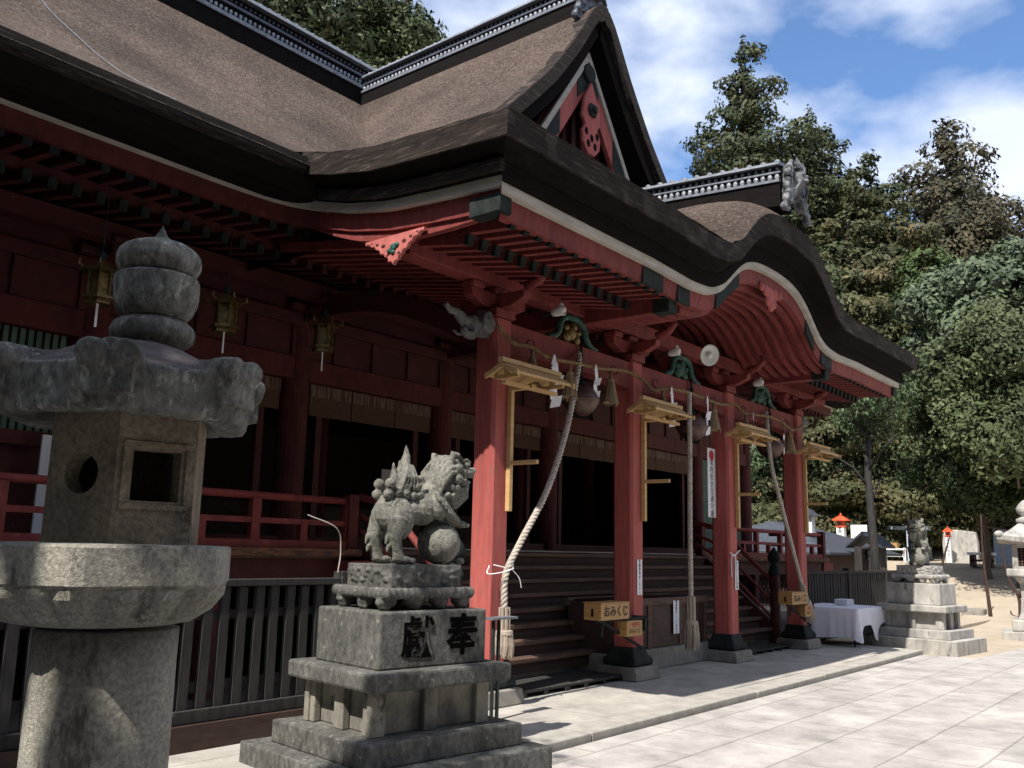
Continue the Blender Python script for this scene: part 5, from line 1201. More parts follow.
# fire box: hollow hexagonal chamber, one face with a round hole and next with a square window
q = MB(); R6 = .265; z0, z1 = 1.588, 2.03
def fp(k_, r_): a = phi0 + k_ * math.pi / 3; return Vector((r_ * math.cos(a), r_ * math.sin(a), 0)) + boff
def hexface(k_, hole):
    A, B = fp(k_, R6), fp(k_ + 1, R6); Ai, Bi = fp(k_, R6 - .075), fp(k_ + 1, R6 - .075); N_ = 24
    U = (B - A); Lw = U.length; U.normalize(); Ui = (Bi - Ai); Lwi = Ui.length; Ui.normalize(); Cz = (z0 + z1) / 2; mid = (A + B) / 2; midi = (Ai + Bi) / 2
    outer = []; inner = []; oo = []; ii = []
    for i in range(N_):
        a = 2 * math.pi * i / N_; c_, s_ = math.cos(a), math.sin(a)
        k2 = 1 / max(abs(c_), abs(s_)); 
        ox_, oz_ = c_ * k2, s_ * k2
        if hole == 'round': hx, hz = .066 * c_, .066 * s_; hz -= 0.0
        elif hole == 'square': hx, hz = .080 * ox_, .083 * oz_
        outer.append(mid + U * (ox_ * Lw / 2) + Vector((0, 0, Cz + oz_ * (z1 - z0) / 2))); inner.append(mid + U * hx + Vector((0, 0, Cz + hz)))
        oo.append(midi + Ui * (ox_ * Lwi / 2) + Vector((0, 0, Cz + oz_ * (z1 - z0) / 2))); ii.append(midi + Ui * hx + Vector((0, 0, Cz + hz)))
    b0 = len(q.v); q.v += [tuple(v) for v in outer + inner + ii + oo]
    for i in range(N_):
        j = (i + 1) % N_
        q.f += [(b0 + i, b0 + j, b0 + N_ + j, b0 + N_ + i), (b0 + N_ + i, b0 + N_ + j, b0 + 2 * N_ + j, b0 + 2 * N_ + i), (b0 + 2 * N_ + i, b0 + 2 * N_ + j, b0 + 3 * N_ + j, b0 + 3 * N_ + i)]
def plainface(k_):
    A, B = fp(k_, R6), fp(k_ + 1, R6); Ai, Bi = fp(k_, R6 - .075), fp(k_ + 1, R6 - .075)
    q.add([A + Vector((0, 0, z0)), B + Vector((0, 0, z0)), B + Vector((0, 0, z1)), A + Vector((0, 0, z1)), Ai + Vector((0, 0, z0)), Bi + Vector((0, 0, z0)), Bi + Vector((0, 0, z1)), Ai + Vector((0, 0, z1))], [(0, 1, 2, 3), (4, 7, 6, 5)])
for k_, h_ in ((0, 'square'), (1, None), (2, None), (3, None), (4, None), (5, 'round')):
    hexface(k_, h_) if h_ else plainface(k_)
fb = q.build('fire_box', M['stone_warm'], lan, bevel=0)
# raised frame around the square window
A, B = fp(0, R6 + .001), fp(1, R6 + .001); mid = (A + B) / 2; U = (B - A).normalized(); Nn = (mid - boff).normalized()
q = MB(); mtx = Matrix(((U.x, Nn.x, 0, mid.x), (U.y, Nn.y, 0, mid.y), (0, 0, 1, (z0 + z1) / 2), (0, 0, 0, 1)))
for (a, b, c_, d) in ((-.115, .115, .092, .112), (-.115, .115, -.112, -.092), (-.115, -.094, -.091, .091), (.094, .115, -.091, .091)): q.box(a, b, -.004, .006, c_, d, mtx)
q.build('window_frame', M['stone_warm'], lan, bevel=.003)
# roof (kasa)
q = MB(); secs = []
prof = [(.25, 2.035, .3), (.32, 2.0, .1), (.43, 1.995, 0), (.448, 2.005, 0), (.452, 2.145, 0), (.44, 2.152, 0), (.40, 2.165, .1), (.31, 2.20, .25), (.22, 2.245, .6), (.15, 2.275, 1), (.05, 2.28, 1)]
for (r_, z, rnd) in prof:
    ring = []
    for k_ in range(N6):
        a = 2 * math.pi * k_ / N6; rr = hexr(a, r_, phi0, rnd); t_ = abs(((a - phi0) % (math.pi / 3)) - math.pi / 6) / (math.pi / 6)
        lift = .02 * t_ ** 3 if 2.0 < z < 2.16 else 0; ring.append((rr * math.cos(a), rr * math.sin(a), z + lift))
    secs.append(ring)
q.sweep(secs)
for k_ in range(6): scroll(q, phi0 + k_ * math.pi / 3, .452, 2.145, 1.0)
me = remesh(q, .0068, 0, .0032, 26); rf = meshobj('lantern_roof', me, M['stone_rim'], lan, tuple(roff))
me.materials.append(M['stone_top'])
for p_ in me.polygons:
    if p_.normal.z > .55 and math.hypot(p_.center.x, p_.center.y) < .38 and p_.center.z > 2.12: p_.material_index = 1
# jewel: ring, cup and bud
def dense(prof, k_=5):
    o = catmull([(r_, 0, z) for r_, z in prof], k_); return [(max(p_.x, .001), p_.z) for p_ in o]
for nm, prof in (('jewel_ring', [(.10, 2.275), (.135, 2.30), (.145, 2.33), (.138, 2.355), (.105, 2.378), (.08, 2.385)]), ('jewel_cup', [(.09, 2.380), (.112, 2.386), (.132, 2.41), (.145, 2.46), (.148, 2.515), (.142, 2.535), (.12, 2.541)]),
                 ('jewel_bud', [(.10, 2.538), (.128, 2.55), (.146, 2.58), (.147, 2.605), (.132, 2.635), (.095, 2.660), (.05, 2.675), (.026, 2.69), (.012, 2.715), (.001, 2.735)])):
    q = MB(); q.lathe(dense(prof), 56); me = q.mesh(nm)
    for v in me.vertices:
        d_ = noise.noise(v.co * 22) * .004 + noise.noise(v.co * 60) * .0025; v.co += Vector((v.co.x, v.co.y, 0)).normalized() * d_
    me.polygons.foreach_set('use_smooth', [True] * len(me.polygons)); meshobj(nm, me, M['stone_rim'], lan)

# ------------------------------------------------------------------ hanging gilt lanterns
hl = None
for (x, y, z, lb) in ((4.05, 8.45, 4.02, 'leftmost hanging gilt lantern under the main eave'), (5.45, 8.45, 4.02, 'middle one of the three hanging gilt lanterns under the main eave'), (6.80, 8.45, 4.05, 'rightmost hanging gilt lantern under the main eave')):
    if hl is None:
        hl = thing('hanging_lantern', lb, 'hanging lantern', (x, y, z), 0, 'gilt lanterns hanging from the main eave')
        q = MB(); q.lathe([(.10, -.12), (.10, .10)], 6); q.build('lantern_body', M['gold'], hl)
        q = MB()
        for k_ in range(6):
            a = math.pi / 3 * k_; q.tube([(.11 * math.cos(a), .11 * math.sin(a), -.14), (.11 * math.cos(a), .11 * math.sin(a), .12)], .012, 6)
        q.lathe([(.12, -.16), (.16, -.15), (.15, -.12), (.11, -.115)], 6); q.lathe([(.08, -.19), (.13, -.2), (.12, -.16)], 6); q.build('lantern_frame', M['gold'], hl)
        q = MB(); q.lathe([(.20, .12), (.17, .145), (.10, .17), (.05, .22), (.02, .24)], 6)
        for k_ in range(6):
            a = math.pi / 3 * k_; q.tube([(.17 * math.cos(a), .17 * math.sin(a), .14), (.22 * math.cos(a), .22 * math.sin(a), .16), (.21 * math.cos(a), .21 * math.sin(a), .21)], [.014, .014, .008], 6)
        q.build('lantern_roof', M['gold'], hl)
        q = MB(); q.tube([(0, 0, .24), (0, 0, 1.05)], .006, 5); q.lathe([(.03, .24), (.045, .28), (.03, .32)], 10, cap=False); q.build('hanging_chain', M['cap'], hl)
        q = MB(); q.box(-.012, .012, -.001, .001, -.42, -.18); q.build('paper_tag', M['paper'], hl)
    else: copytree(hl, loc=(x, y, z), rz=R(17), label=lb)

# ------------------------------------------------------------------ things in the yard at right
def small_lantern(loc, rz, label):
    t = thing('stone_lantern', label, 'stone lantern', loc, rz)
    q = MB(); q.box(-.62, .62, -.62, .62, -.05, .17); q.build('base_step', M['stone_pale'], t, bevel=.02)
    q = MB(); q.box(-.42, .42, -.42, .42, .171, .42); q.build('base_block', M['stone_pale'], t, bevel=.03)
    q = MB(); q.sweep([[(u * r_, v * r_, z) for u, v in ((-1, -1), (1, -1), (1, 1), (-1, 1))] for r_, z in ((.30, .42), (.24, .55), (.20, .9), (.22, 1.2), (.33, 1.35))]); q.build('post', M['stone_pale'], t, bevel=.02)
    q = MB(); q.box(-.46, .46, -.46, .46, 1.352, 1.52); q.build('platform', M['stone_pale'], t, bevel=.03)
    q = MB()
    for a in (-1, 1):
        for b in (-1, 1): q.box(a * .27 - .055, a * .27 + .055, b * .27 - .055, b * .27 + .055, 1.52, 2.05)
    q.box(-.32, .32, -.32, .32, 1.50, 1.58); q.box(-.32, .32, -.32, .32, 1.98, 2.08); q.build('fire_box', M['stone_pale'], t)
    q = MB()
    for i in range(7):
        z = 1.62 + i * .06
        q.box(-.26, .26, -.285, -.275, z, z + .014); q.box(-.285, -.275, -.26, .26, z, z + .014)
        u_ = -.2 + i * .066; q.box(u_, u_ + .014, -.287, -.277, 1.58, 1.98); q.box(-.287, -.277, u_, u_ + .014, 1.58, 1.98)
    q.build('lattice_window', M['wood_step'], t)
    q = MB(); q.box(-.2, .2, -.2, .2, 1.58, 1.98); q.build('dark_core', M['black'], t)
    q = MB(); secs = []
    for (r_, z) in ((.40, 2.06), (.60, 2.08), (.62, 2.20), (.50, 2.27), (.33, 2.38), (.16, 2.52), (.1, 2.53)): secs.append([(r_ * u, r_ * v, z + (.08 if r_ > .55 else 0) * (abs(u) * abs(v) > .9)) for u, v in ((-1, -1), (0, -1), (1, -1), (1, 0), (1, 1), (0, 1), (-1, 1), (-1, 0))])
    q.sweep(secs)
    for a in (45, 135, 225, 315): q.ball((.78 * math.cos(R(a)), .78 * math.sin(R(a)), 2.27), (.1, .1, .08))
    q.build('lantern_roof', M['stone_pale'], t, bevel=.015)
    q = MB(); q.lathe([(.12, 2.5), (.2, 2.54), (.2, 2.62), (.12, 2.66), (.1, 2.70), (.17, 2.76), (.19, 2.86), (.12, 2.97), (.03, 3.05)], 20); q.build('jewel', M['stone_pale'], t, smooth=True)
small_lantern((23.4, 3.98, -.10), R(10), 'pale square stone lantern with a lattice window at the right edge')
# roofed box on a post
t = thing('roofed_notice_box', 'small dark wooden roofed box on a post behind the right fence', 'notice box', (30.0, 9.55, -.1), R(-15))
q = MB(); q.box(-.30, .30, -.38, .38, 1.2, 2.02); q.build('cabinet', M['wood_grey'], t, bevel=.01)
q = MB(); q.box(-.31, -.302, -.12, .1, 1.3, 1.95); q.build('cabinet_opening', M['black'], t)
q = MB(); q.prism([(-.62, 1.98), (0, 2.42), (.62, 1.98), (.62, 2.04), (0, 2.50), (-.62, 2.04)], -.42, .42, 'yz'); q.build('cabinet_roof', M['rooftile'], t)
q = MB(); q.box(-.12, .12, -.12, .12, 0, 1.2); q.build('post', M['wood_grey'], t)
# dark tiled small building behind veranda
t = thing('outbuilding', 'low outbuilding with dark tiled roof beyond the right veranda', 'building', (31.5, 13.0, -.1), R(-4))
q = MB(); q.box(-2.2, 2.2, -2.0, 2.0, 0, 1.75); q.build('walls', M['wood_dark'], t)
q = MB(); q.sweep([[(u * rx, v * ry, z) for u, v in ((-1, -1), (1, -1), (1, 1), (-1, 1))] for rx, ry, z in ((3.0, 3.0, 1.75), (3.0, 3.0, 1.82), (1.6, 1.2, 2.5), (.9, .1, 2.85))]); q.build('tiled_roof', M['rooftile'], t)
t = thing('white_lamp_box', 'small white box lantern with black cap above the right veranda', 'lamp', (30, 11.55, 1.9))
q = MB(); q.box(-.15, .15, -.20, .20, 0.4, 1.0); q.build('lamp_box', M['paper'], t, bevel=.01)
q = MB(); q.prism([(-.34, 1.0), (.34, 1.0), (0, 1.26)], -.3, .3, 'yz'); q.build('lamp_cap', M['rooftile'], t)
q = MB(); q.box(-.06, .06, -.06, .06, -2.0, .4); q.build('lamp_post', M['wood_dark'], t)
# vermilion lantern on white pole
def verm(loc, lb):
    t = thing('vermilion_lantern', lb, 'lantern', loc, 0, 'vermilion lanterns on white poles')
    q = MB(); q.box(-.16, .16, -.16, .16, 0, 1.45); q.build('white_pole', M['paper'], t, bevel=.01)
    text('奉納御神燈', .2, M['ink'], t, Matrix.Translation((-.163, 0, .85)) @ LEFTF, vertical=True, extrude=.001)
    q = MB(); q.lathe([(.22, 1.45), (.26, 1.5), (.24, 1.53)], 6); q.lathe([(.16, 1.53), (.18, 1.75)], 6); q.build('light_box', M['orange'], t)
    q = MB(); q.box(-.185, -.175, -.06, .06, 1.57, 1.70); q.build('green_pane', M['green'], t)
    q = MB(); q.lathe([(.40, 1.75), (.36, 1.80), (.15, 1.93), (.04, 1.98), (.05, 2.03), (.02, 2.08)], 6); q.build('lantern_roof', M['orange'], t)
    return t
verm((40, 13.92, 1.38), 'vermilion lantern on a white pole seen just right of the porch'); vm2 = verm((43, 10.35, 1.45), 'vermilion lantern on a white pole behind the distant lion')
vm2.scale = (.6, .6, .75)
t = thing('white_signboard', 'blank looking white signboard on two posts in the trees', 'signboard', (42, 13.82, 1.4), R(0))
q = MB(); q.box(-.03, .03, -.36, .36, 1.02, 1.62); q.build('board', M['paper'], t, bevel=.006)
q = MB(); q.box(-.02, .02, -.26, -.22, 0, 1.02); q.box(-.02, .02, .22, .26, 0, 1.02); q.build('posts', M['cap'], t)
# open shed with offerings and white rack
t = thing('open_shed', 'open red pillared shed with pale blue roof edge on the terrace', 'shed', (46, 13.2, 1.35))
for a in (-1.1, -.35, 1.1):
    q = MB(); q.box(-.08, .08, a - .08, a + .08, 0, 1.55); q.build('pillar', M['red'], t)
q = MB(); q.box(-1.0, .8, -1.5, 1.5, 1.55, 1.72); q.box(.6, .7, -1.2, 1.2, 0, 1.55); q.build('shed_roof', M['panelblue'], t)
q = MB(); q.box(-.2, .5, -1.0, -.4, 0, 1.5); q.build('back_shelf', M['wood_dark'], t)
t = thing('white_rack', 'white slatted rack standing before the open shed', 'rack', (43.5, 12.75, 1.4))
for a in (-.42, .42):
    q = MB(); q.box(-.05, .05, a - .05, a + .05, 0, .65); q.build('leg', M['paper'], t)
q = MB(); q.box(-.2, .2, -.46, .46, .55, .62); q.box(-.05, .05, -.42, .42, .25, .35); q.build('rack_slats', M['paper'], t)
q = MB(); q.box(-.15, .15, -.2, .2, 0, .25); o = q.build('orange_bundle', M['wood_box'], loc=(43.5, 12.8, 2.02)); tag(o, 'orange brown bundle lying on the white rack', 'bundle')
# pale blue panels
for (x, y, wd, z0, z1, lb) in ((40, 11.05, .35, 1.42, 2.85, 'narrow pale blue notice panel left of the distant lion'), (40, 7.55, .85, 1.40, 2.80, 'wide pale blue notice panel left of the right stone lantern')):
    t = thing('notice_panel', lb, 'panel', (x, y, z0), R(0), 'pale blue notice panels')
    q = MB(); q.box(-.03, .03, -wd / 2, wd / 2, .05, z1 - z0); q.build('panel_board', M['panelblue'], t)
    q = MB(); q.box(-.02, .02, -wd / 2 + .02, -wd / 2 + .07, 0, .2); q.box(-.02, .02, wd / 2 - .07, wd / 2 - .02, 0, .2); q.build('panel_feet', M['cap'], t)
# big standing stones
q = MB(); q.prism([(-.75, -.3), (.62, -.3), (.66, .8), (.58, 1.32), (.1, 1.38), (-.7, 1.28), (-.78, .7)], -.18, .18, 'yz')
o = q.build('stone_monument', M['stone_pale'], bevel=.04, loc=(44, 10.15, 1.5)); tag(o, 'large upright grey stone slab behind the distant lion', 'monument')
q = MB(); q.box(-.22, .22, -.30, .30, -.1, .30); o = meshobj('boulder', remesh(q, .03, 2, .02, 5), M['plinth'], None, (29.6, 6.55, -.1)); tag(o, 'squared pale stone block on the sand right of the distant lion', 'rock')
q = MB(); q.ball((0, 0, .3), (.6, .9, .45)); o = meshobj('boulder', remesh(q, .06, 1, .09, 2), M['stone_pale'], None, (41.5, 15.0, 1.35)); tag(o, 'rounded pale boulder beside the vermilion lantern pole', 'rock')
# bench / stall dark
t = thing('stone_bench', 'dark bench with a pale top under the right hand trees', 'bench', (37.9, 8.0, 1.35))
q = MB(); q.box(-.25, .25, -.45, .45, .42, .52); q.build('bench_top', M['cloth'], t)
q = MB(); q.box(-.2, .2, -.38, -.22, 0, .42); q.box(-.2, .2, .22, .38, 0, .42); q.box(-.2, .2, -.38, .38, .18, .26); q.build('bench_frame', M['wood_dark'], t)
# terrace retaining stones
q = MB(); random.seed(8); y = -12.0
while y < 14.5:
    l = random.uniform(.7, 1.4); q.box(35.1 + random.uniform(-.05, .05), 35.6, y + .01, y + l, -.15, .28 + random.uniform(-.04, .03)); y += l
tag(q.build('retaining_stones', M['stone_pale'], bevel=.04), 'row of low pale retaining stones along the terrace foot', 'retaining wall')
t = thing('log_edging', 'low pale log lying on the sand behind the distant lion', 'log', (24.5, 4.6, -.1))
q = MB(); q.tube([(0, -.3, .08), (3.5, .1, .08)], [.10, .08], 10); q.build('log', M['stone_pale'], t, smooth=True)

# ------------------------------------------------------------------ trees
import numpy as np
def snoise(P, sd, f):
    r = np.random.RandomState(int(sd)); o = np.zeros(len(P))
    for k in range(7):
        K = r.normal(size=3) * f * (1 + .35 * k); o += np.sin(P @ K + r.uniform(0, 6.28)) / (1 + .25 * k)
    return o / 3.2
def crown_mesh(name, blobs, n, size, mat_, seed, flat=.35, shell=.55, gap=.12, gs=.9):
    r = np.random.RandomState(seed); w_ = np.array([(b[3] * b[4] * b[5]) ** .7 for b in blobs]); w_ /= w_.sum(); PP = []; DD = []
    for bi, b in enumerate(blobs):
        m = max(4, int(n * w_[bi] * 1.25)); d = r.normal(size=(m, 3)); d /= np.linalg.norm(d, axis=1)[:, None]; shell_ = shell
        rr = (shell + (1 - shell) * r.rand(m) ** .6) * (1 + .30 * snoise(d, seed * 100 + bi, 2.6))
        P_ = np.array(b[:3]) + d * np.array(b[3:6]) * rr[:, None]; PP.append(P_); DD.append(d)
    P_ = np.vstack(PP); d = np.vstack(DD)
    keep = snoise(P_, seed + 5, 1.6 * gs) > -.62 + gap * 2.2
    P_ = P_[keep]; d = d[keep]; m = len(P_)
    nr = d + np.column_stack([r.uniform(-.65, .65, m), r.uniform(-.65, .65, m), r.uniform(-.3, .8, m)]); nr /= np.linalg.norm(nr, axis=1)[:, None]
    t_ = r.normal(size=(m, 3)); u = np.cross(nr, t_); u /= np.linalg.norm(u, axis=1)[:, None]; v_ = np.cross(nr, u)
    s_ = (size * r.uniform(.55, 1.3, m))[:, None]
    V = np.stack([P_ - u * s_, P_ - v_ * s_ * .45 + nr * s_ * .12, P_ + u * s_, P_ + v_ * s_ * .45 - nr * s_ * .1], 1).reshape(-1, 3)
    me = bpy.data.meshes.new(name); me.vertices.add(4 * m); me.vertices.foreach_set('co', V.astype('f4').ravel())
    me.loops.add(4 * m); me.loops.foreach_set('vertex_index', np.arange(4 * m, dtype='i4')); me.polygons.add(m); me.polygons.foreach_set('loop_start', np.arange(0, 4 * m, 4, dtype='i4'))
    me.update(calc_edges=True); me.materials.append(mat_); return me
def conifer_blobs(h_, r_, seed, z0=.15, layers=9, per=6, sparse=1.0, top=.12):
    rnd = random.Random(seed); o = []
    for i in range(layers):
        f_ = i / (layers - 1); z = h_ * (z0 + (1 - z0) * f_); R_ = r_ * ((1 - f_) ** .62 * .88 + top)
        k_ = max(2, int(per * (1 - f_ * .6)))
        for j in range(k_):
            a = rnd.uniform(0, 6.28) ; rr = R_ * rnd.uniform(.35, .8); s_ = R_ * rnd.uniform(.30, .5) * sparse + .25
            o.append((rr * math.cos(a), rr * math.sin(a), z + rnd.uniform(-.5, .5) * h_ / layers, s_ * 1.1, s_ * 1.1, s_ * rnd.uniform(.32, .5)))
        o.append((0, 0, z, R_ * .4, R_ * .4, h_ / layers * .8))
    return o
def round_blobs(h_, r_, seed, n=16, z0=.35):
    rnd = random.Random(seed); o = []
    for i in range(n):
        a = rnd.uniform(0, 6.28); f_ = rnd.uniform(0, 1); R_ = r_ * math.sin(math.pi * (.18 + .72 * f_)) * rnd.uniform(.3, .75); s_ = r_ * rnd.uniform(.25, .42)
        o.append((R_ * math.cos(a), R_ * math.sin(a), h_ * (z0 + (1 - z0) * f_ * .9), s_, s_, s_ * .75))
    return o
def trunk_mesh(h_, r0, seed, limbs=7, lz=.35, lr=3.0):
    rnd = random.Random(seed); q = MB(); pts = [(noise.noise(Vector((i * .7, seed, 0))) * r0 * 1.2, noise.noise(Vector((i * .7, seed, 9))) * r0 * 1.2, h_ * i / 8 - .3) for i in range(9)]
    q.tube(pts, [r0 * (1.25 - .25 * min(i, 1)) * (1 - .85 * i / 8) for i in range(9)], 9)
    for i in range(limbs):
        f_ = lz + (.93 - lz) * i / limbs; z = h_ * f_; a = rnd.uniform(0, 6.28); L_ = lr * (1 - f_ * .6) * rnd.uniform(.6, 1.1); rb = r0 * (1 - .8 * f_) * .5
        c_, s_ = math.cos(a), math.sin(a); q.tube([(0, 0, z), (c_ * L_ * .4, s_ * L_ * .4, z + L_ * .22), (c_ * L_ * .8, s_ * L_ * .8, z + L_ * .28), (c_ * L_, s_ * L_, z + L_ * .5)], [rb, rb * .7, rb * .4, rb * .12], 6)
    return q.mesh('trunk')
LIB = {}
def tree(key, kind, label, cat, loc, rz=0, sc=1.0, group=None):
    if key not in LIB:
        LIB[key] = kind()
        LIB[key][1].materials.append(M['trunk'])
    cr_, tr = LIB[key]
    t = thing(key, label, cat, loc, rz, group); t.scale = (sc, sc, sc) if not isinstance(sc, tuple) else sc
    o = bpy.data.objects.new('trunk', tr); COL.objects.link(o); o.parent = t
    o = bpy.data.objects.new('crown', cr_); COL.objects.link(o); o.parent = t
    return t
hin = lambda: (crown_mesh('hinoki_crown', conifer_blobs(20, 5.0, 3, .12, 11, 8, 1.1, .19), 100000, .155, M['leaf_hinoki'], 3, gap=.14), trunk_mesh(19.5, .38, 3, 16, .2, 4.2))
sugi = lambda: (crown_mesh('sugi_crown', conifer_blobs(17, 4.4, 5, .05, 11, 9, 1.1, .2), 100000, .15, M['leaf_brown'], 5, gap=.12), trunk_mesh(16.5, .35, 5, 12, .2, 3.6))
dark = lambda: (crown_mesh('dark_crown', conifer_blobs(18, 5.6, 9, .12, 9, 9, 1.15, .3), 100000, .16, M['leaf_dark'], 9, gap=.15), trunk_mesh(17.5, .4, 9, 14, .2, 4.5))
bright = lambda: (crown_mesh('bright_crown', round_blobs(8, 4.2, 12, 22), 30000, .13, M['leaf_bright'], 12, gap=.1), trunk_mesh(7, .25, 12, 7, .3, 2.5))
pale = lambda: (crown_mesh('pale_crown', round_blobs(9, 4.5, 14, 24), 30000, .15, M['leaf_pale'], 14, gap=.14), trunk_mesh(8, .28, 14, 8, .3, 3))
camph = lambda: (crown_mesh('camphor_crown', round_blobs(8.5, 4.3, 17, 34, .30), 110000, .095, M['leaf_camphor'], 17, gap=.15, shell=.4), trunk_mesh(7.5, .30, 17, 12, .28, 3.4))
camel = lambda: (crown_mesh('camellia_crown', round_blobs(5.6, 2.6, 19, 26, .18), 42000, .075, M['leaf_camellia'], 19, gap=.12, shell=.4), trunk_mesh(5, .16, 19, 8, .2, 1.8))
deep = lambda: (crown_mesh('evergreen_crown', round_blobs(5.2, 3.0, 23, 24, .52), 30000, .09, M['leaf_deep'], 23, gap=.1, shell=.35), trunk_mesh(4.6, .14, 23, 9, .3, 2.2))
TG = 'trees on the slope beyond the shrine'
zt = lambda x, y: min(26, gz(x, y)) if x > 20 else 0
# big trees on the slope at right
tree('hinoki_tree', hin, 'tallest dark hinoki cypress rising above the porch ridge', 'tree', (48, 21.4, 10.2), 0, 1.05, TG)
tree('hinoki_tree', hin, 'hinoki cypress just right of the tallest one', 'tree', (51, 18.6, 7.0), 2, 1.0, TG)
tree('hinoki_tree', hin, 'lower hinoki cypress on the skyline right of the tall pair', 'tree', (53, 15.8, 4.5), 4, .98, TG)
tree('hinoki_tree', hin, 'hinoki cypress half hidden left behind the porch ridge', 'tree', (50, 25.6, 6.5), 1, .95, TG)
tree('dark_conifer', dark, 'broad dark brown conifer standing against the sky at right', 'tree', (58, 12.7, 8.5), 0, 1.05, TG)
tree('sugi_tree', sugi, 'brownish green cedar right beside the onigawara ornament', 'tree', (49, 16.0, 2.6), 0, 1.1, TG)
tree('sugi_tree', sugi, 'brownish green cedar in the middle of the slope', 'tree', (51, 13.6, 3), 2.4, 1.03, TG)
tree('sugi_tree', sugi, 'shorter brownish cedar below the bright green tree', 'tree', (49, 12.2, 2.6), 4.1, .78, TG)
tree('sugi_tree', sugi, 'brownish cedar behind the white signboard', 'tree', (46, 17.0, 1.6), 5.1, .95, TG)
tree('bright_tree', bright, 'rounded bright green tree midway up the slope', 'tree', (50, 12.0, 9.0), 0, 1.0, TG)
tree('pale_tree', pale, 'pale grey green tree at the right edge of the slope', 'tree', (46, 8.2, 6.5), 0, 1.1, TG)
tree('pale_tree', pale, 'smaller pale grey green tree low at the right edge', 'tree', (44, 6.6, 4.0), 2, 1.0, TG)
tree('pale_tree', pale, 'highest pale tree behind the right edge trees', 'tree', (55, 8.8, 9.0), 3, 1.0, TG)
tree('camphor_tree', camph, 'large spreading yellow green camphor with branches over the right lantern', 'tree', (35, 6.0, 0.8), 0, 1.08, TG)
tree('camphor_tree', camph, 'yellow green camphor left of the large spreading one', 'tree', (50, 11.0, 2.6), 2.1, 1.3, TG)
tree('camphor_tree', camph, 'tall camphor behind the thin bare trunk', 'tree', (49, 12.6, 2.6), 3.6, 1.2, TG)
tree('camphor_tree', camph, 'camphor behind the right edge of the yard', 'tree', (50, 5.8, 2.8), 5.0, 1.35, TG)
tree('sugi_tree', sugi, 'cedar filling the skyline dip left of the dark conifer', 'tree', (51, 14.6, 4.2), 3.3, .92, TG)
tree('hinoki_tree', hin, 'hinoki cypress filling the skyline behind the porch roof ornament', 'tree', (53, 18.2, 7.0), 1.3, .98, TG)
tree('hinoki_tree', hin, 'hinoki cypress stepping down the skyline toward the dark conifer', 'tree', (54, 16.9, 4.6), 2.6, .9, TG)
tree('hinoki_tree', hin, 'hinoki cypress on the slope between the tall pair and the dark conifer', 'tree', (54, 17.4, 4.0), 5.0, 1.0, TG)
tree('sugi_tree', sugi, 'brownish cedar low on the slope beside the porch roof end', 'tree', (47.5, 17.0, 2), 1.2, .9, TG)
tree('camphor_tree', camph, 'camphor rising behind the smooth right edge of the porch roof', 'tree', (50, 14.6, 2.6), 4.7, 1.3, TG)
tree('camellia_tree', camel, 'glossy camellia seen between the right two porch columns', 'tree', (47, 20.0, 1.4), 0, 1.9, TG)
tree('camellia_tree', camel, 'glossy camellia just right of the rightmost porch column', 'tree', (47.5, 16.6, 1.4), 1.7, 1.7, TG)
tree('camellia_tree', camel, 'glossy camellia behind the small roofed box', 'tree', (48, 13.6, 1.5), 3.1, 1.5, TG)
tree('camellia_tree', camel, 'glossy camellia behind the vermilion lantern', 'tree', (46, 18.4, 1.3), 4.4, 1.6, TG)
tree('camellia_tree', camel, 'glossy camellia seen left between the porch columns', 'tree', (34, 19.0, -.1), 5.4, 1.6, TG)
tree('evergreen_tree', deep, 'dark low evergreen casting shade behind the distant lion', 'tree', (36, 7.4, 1.0), 0, 1.0, TG)
tree('evergreen_tree', deep, 'dark low evergreen beside the right stone lantern', 'tree', (34.5, 5.6, .8), 2, 1.0, TG)
tree('evergreen_tree', deep, 'dark evergreen behind the open shed', 'tree', (51.0, 14.5, 2.0), 4, 1.6, TG)
tree('evergreen_tree', deep, 'dark evergreen behind the large stone slab', 'tree', (50.0, 10.2, 2.0), 1, 1.5, TG)
# rear trees closing the slope
rs = random.Random(31); i = 0
for (x, y) in ((62, 22), (58, 30), (66, 16), (70, 9), (60, 7), (64, 2), (56, 3), (52, 36), (46, 30), (54, 24.5), (60, 17.5)):
    k_ = ['sugi_tree', 'hinoki_tree', 'dark_conifer'][i % 3]; i += 1
    z_ = min(zt(x, y), 6.5)
    if x == 60 and y == 17.5: z_ = 3
    o = tree(k_, None, 'rear conifer among the dense trees far up the slope', 'tree', (x, y, z_), rs.uniform(0, 6), rs.uniform(.75, .85), 'far conifers closing the slope')
# trees behind the hall at left
tree('hinoki_tree', hin, 'tall cypress behind the main ridge at the upper left', 'tree', (27.0, 38.0, 9.0), 1.0, 1.5, 'tall trees behind the hall')
tree('camphor_tree', camph, 'leafy tree behind the junction of the two ridges', 'tree', (32.5, 36.0, 16.5), 1.0, 1.7, 'tall trees behind the hall')
tree('hinoki_tree', hin, 'cypress left of the tall one behind the main ridge', 'tree', (22.0, 40.0, 8.0), 3.0, 1.5, 'tall trees behind the hall')
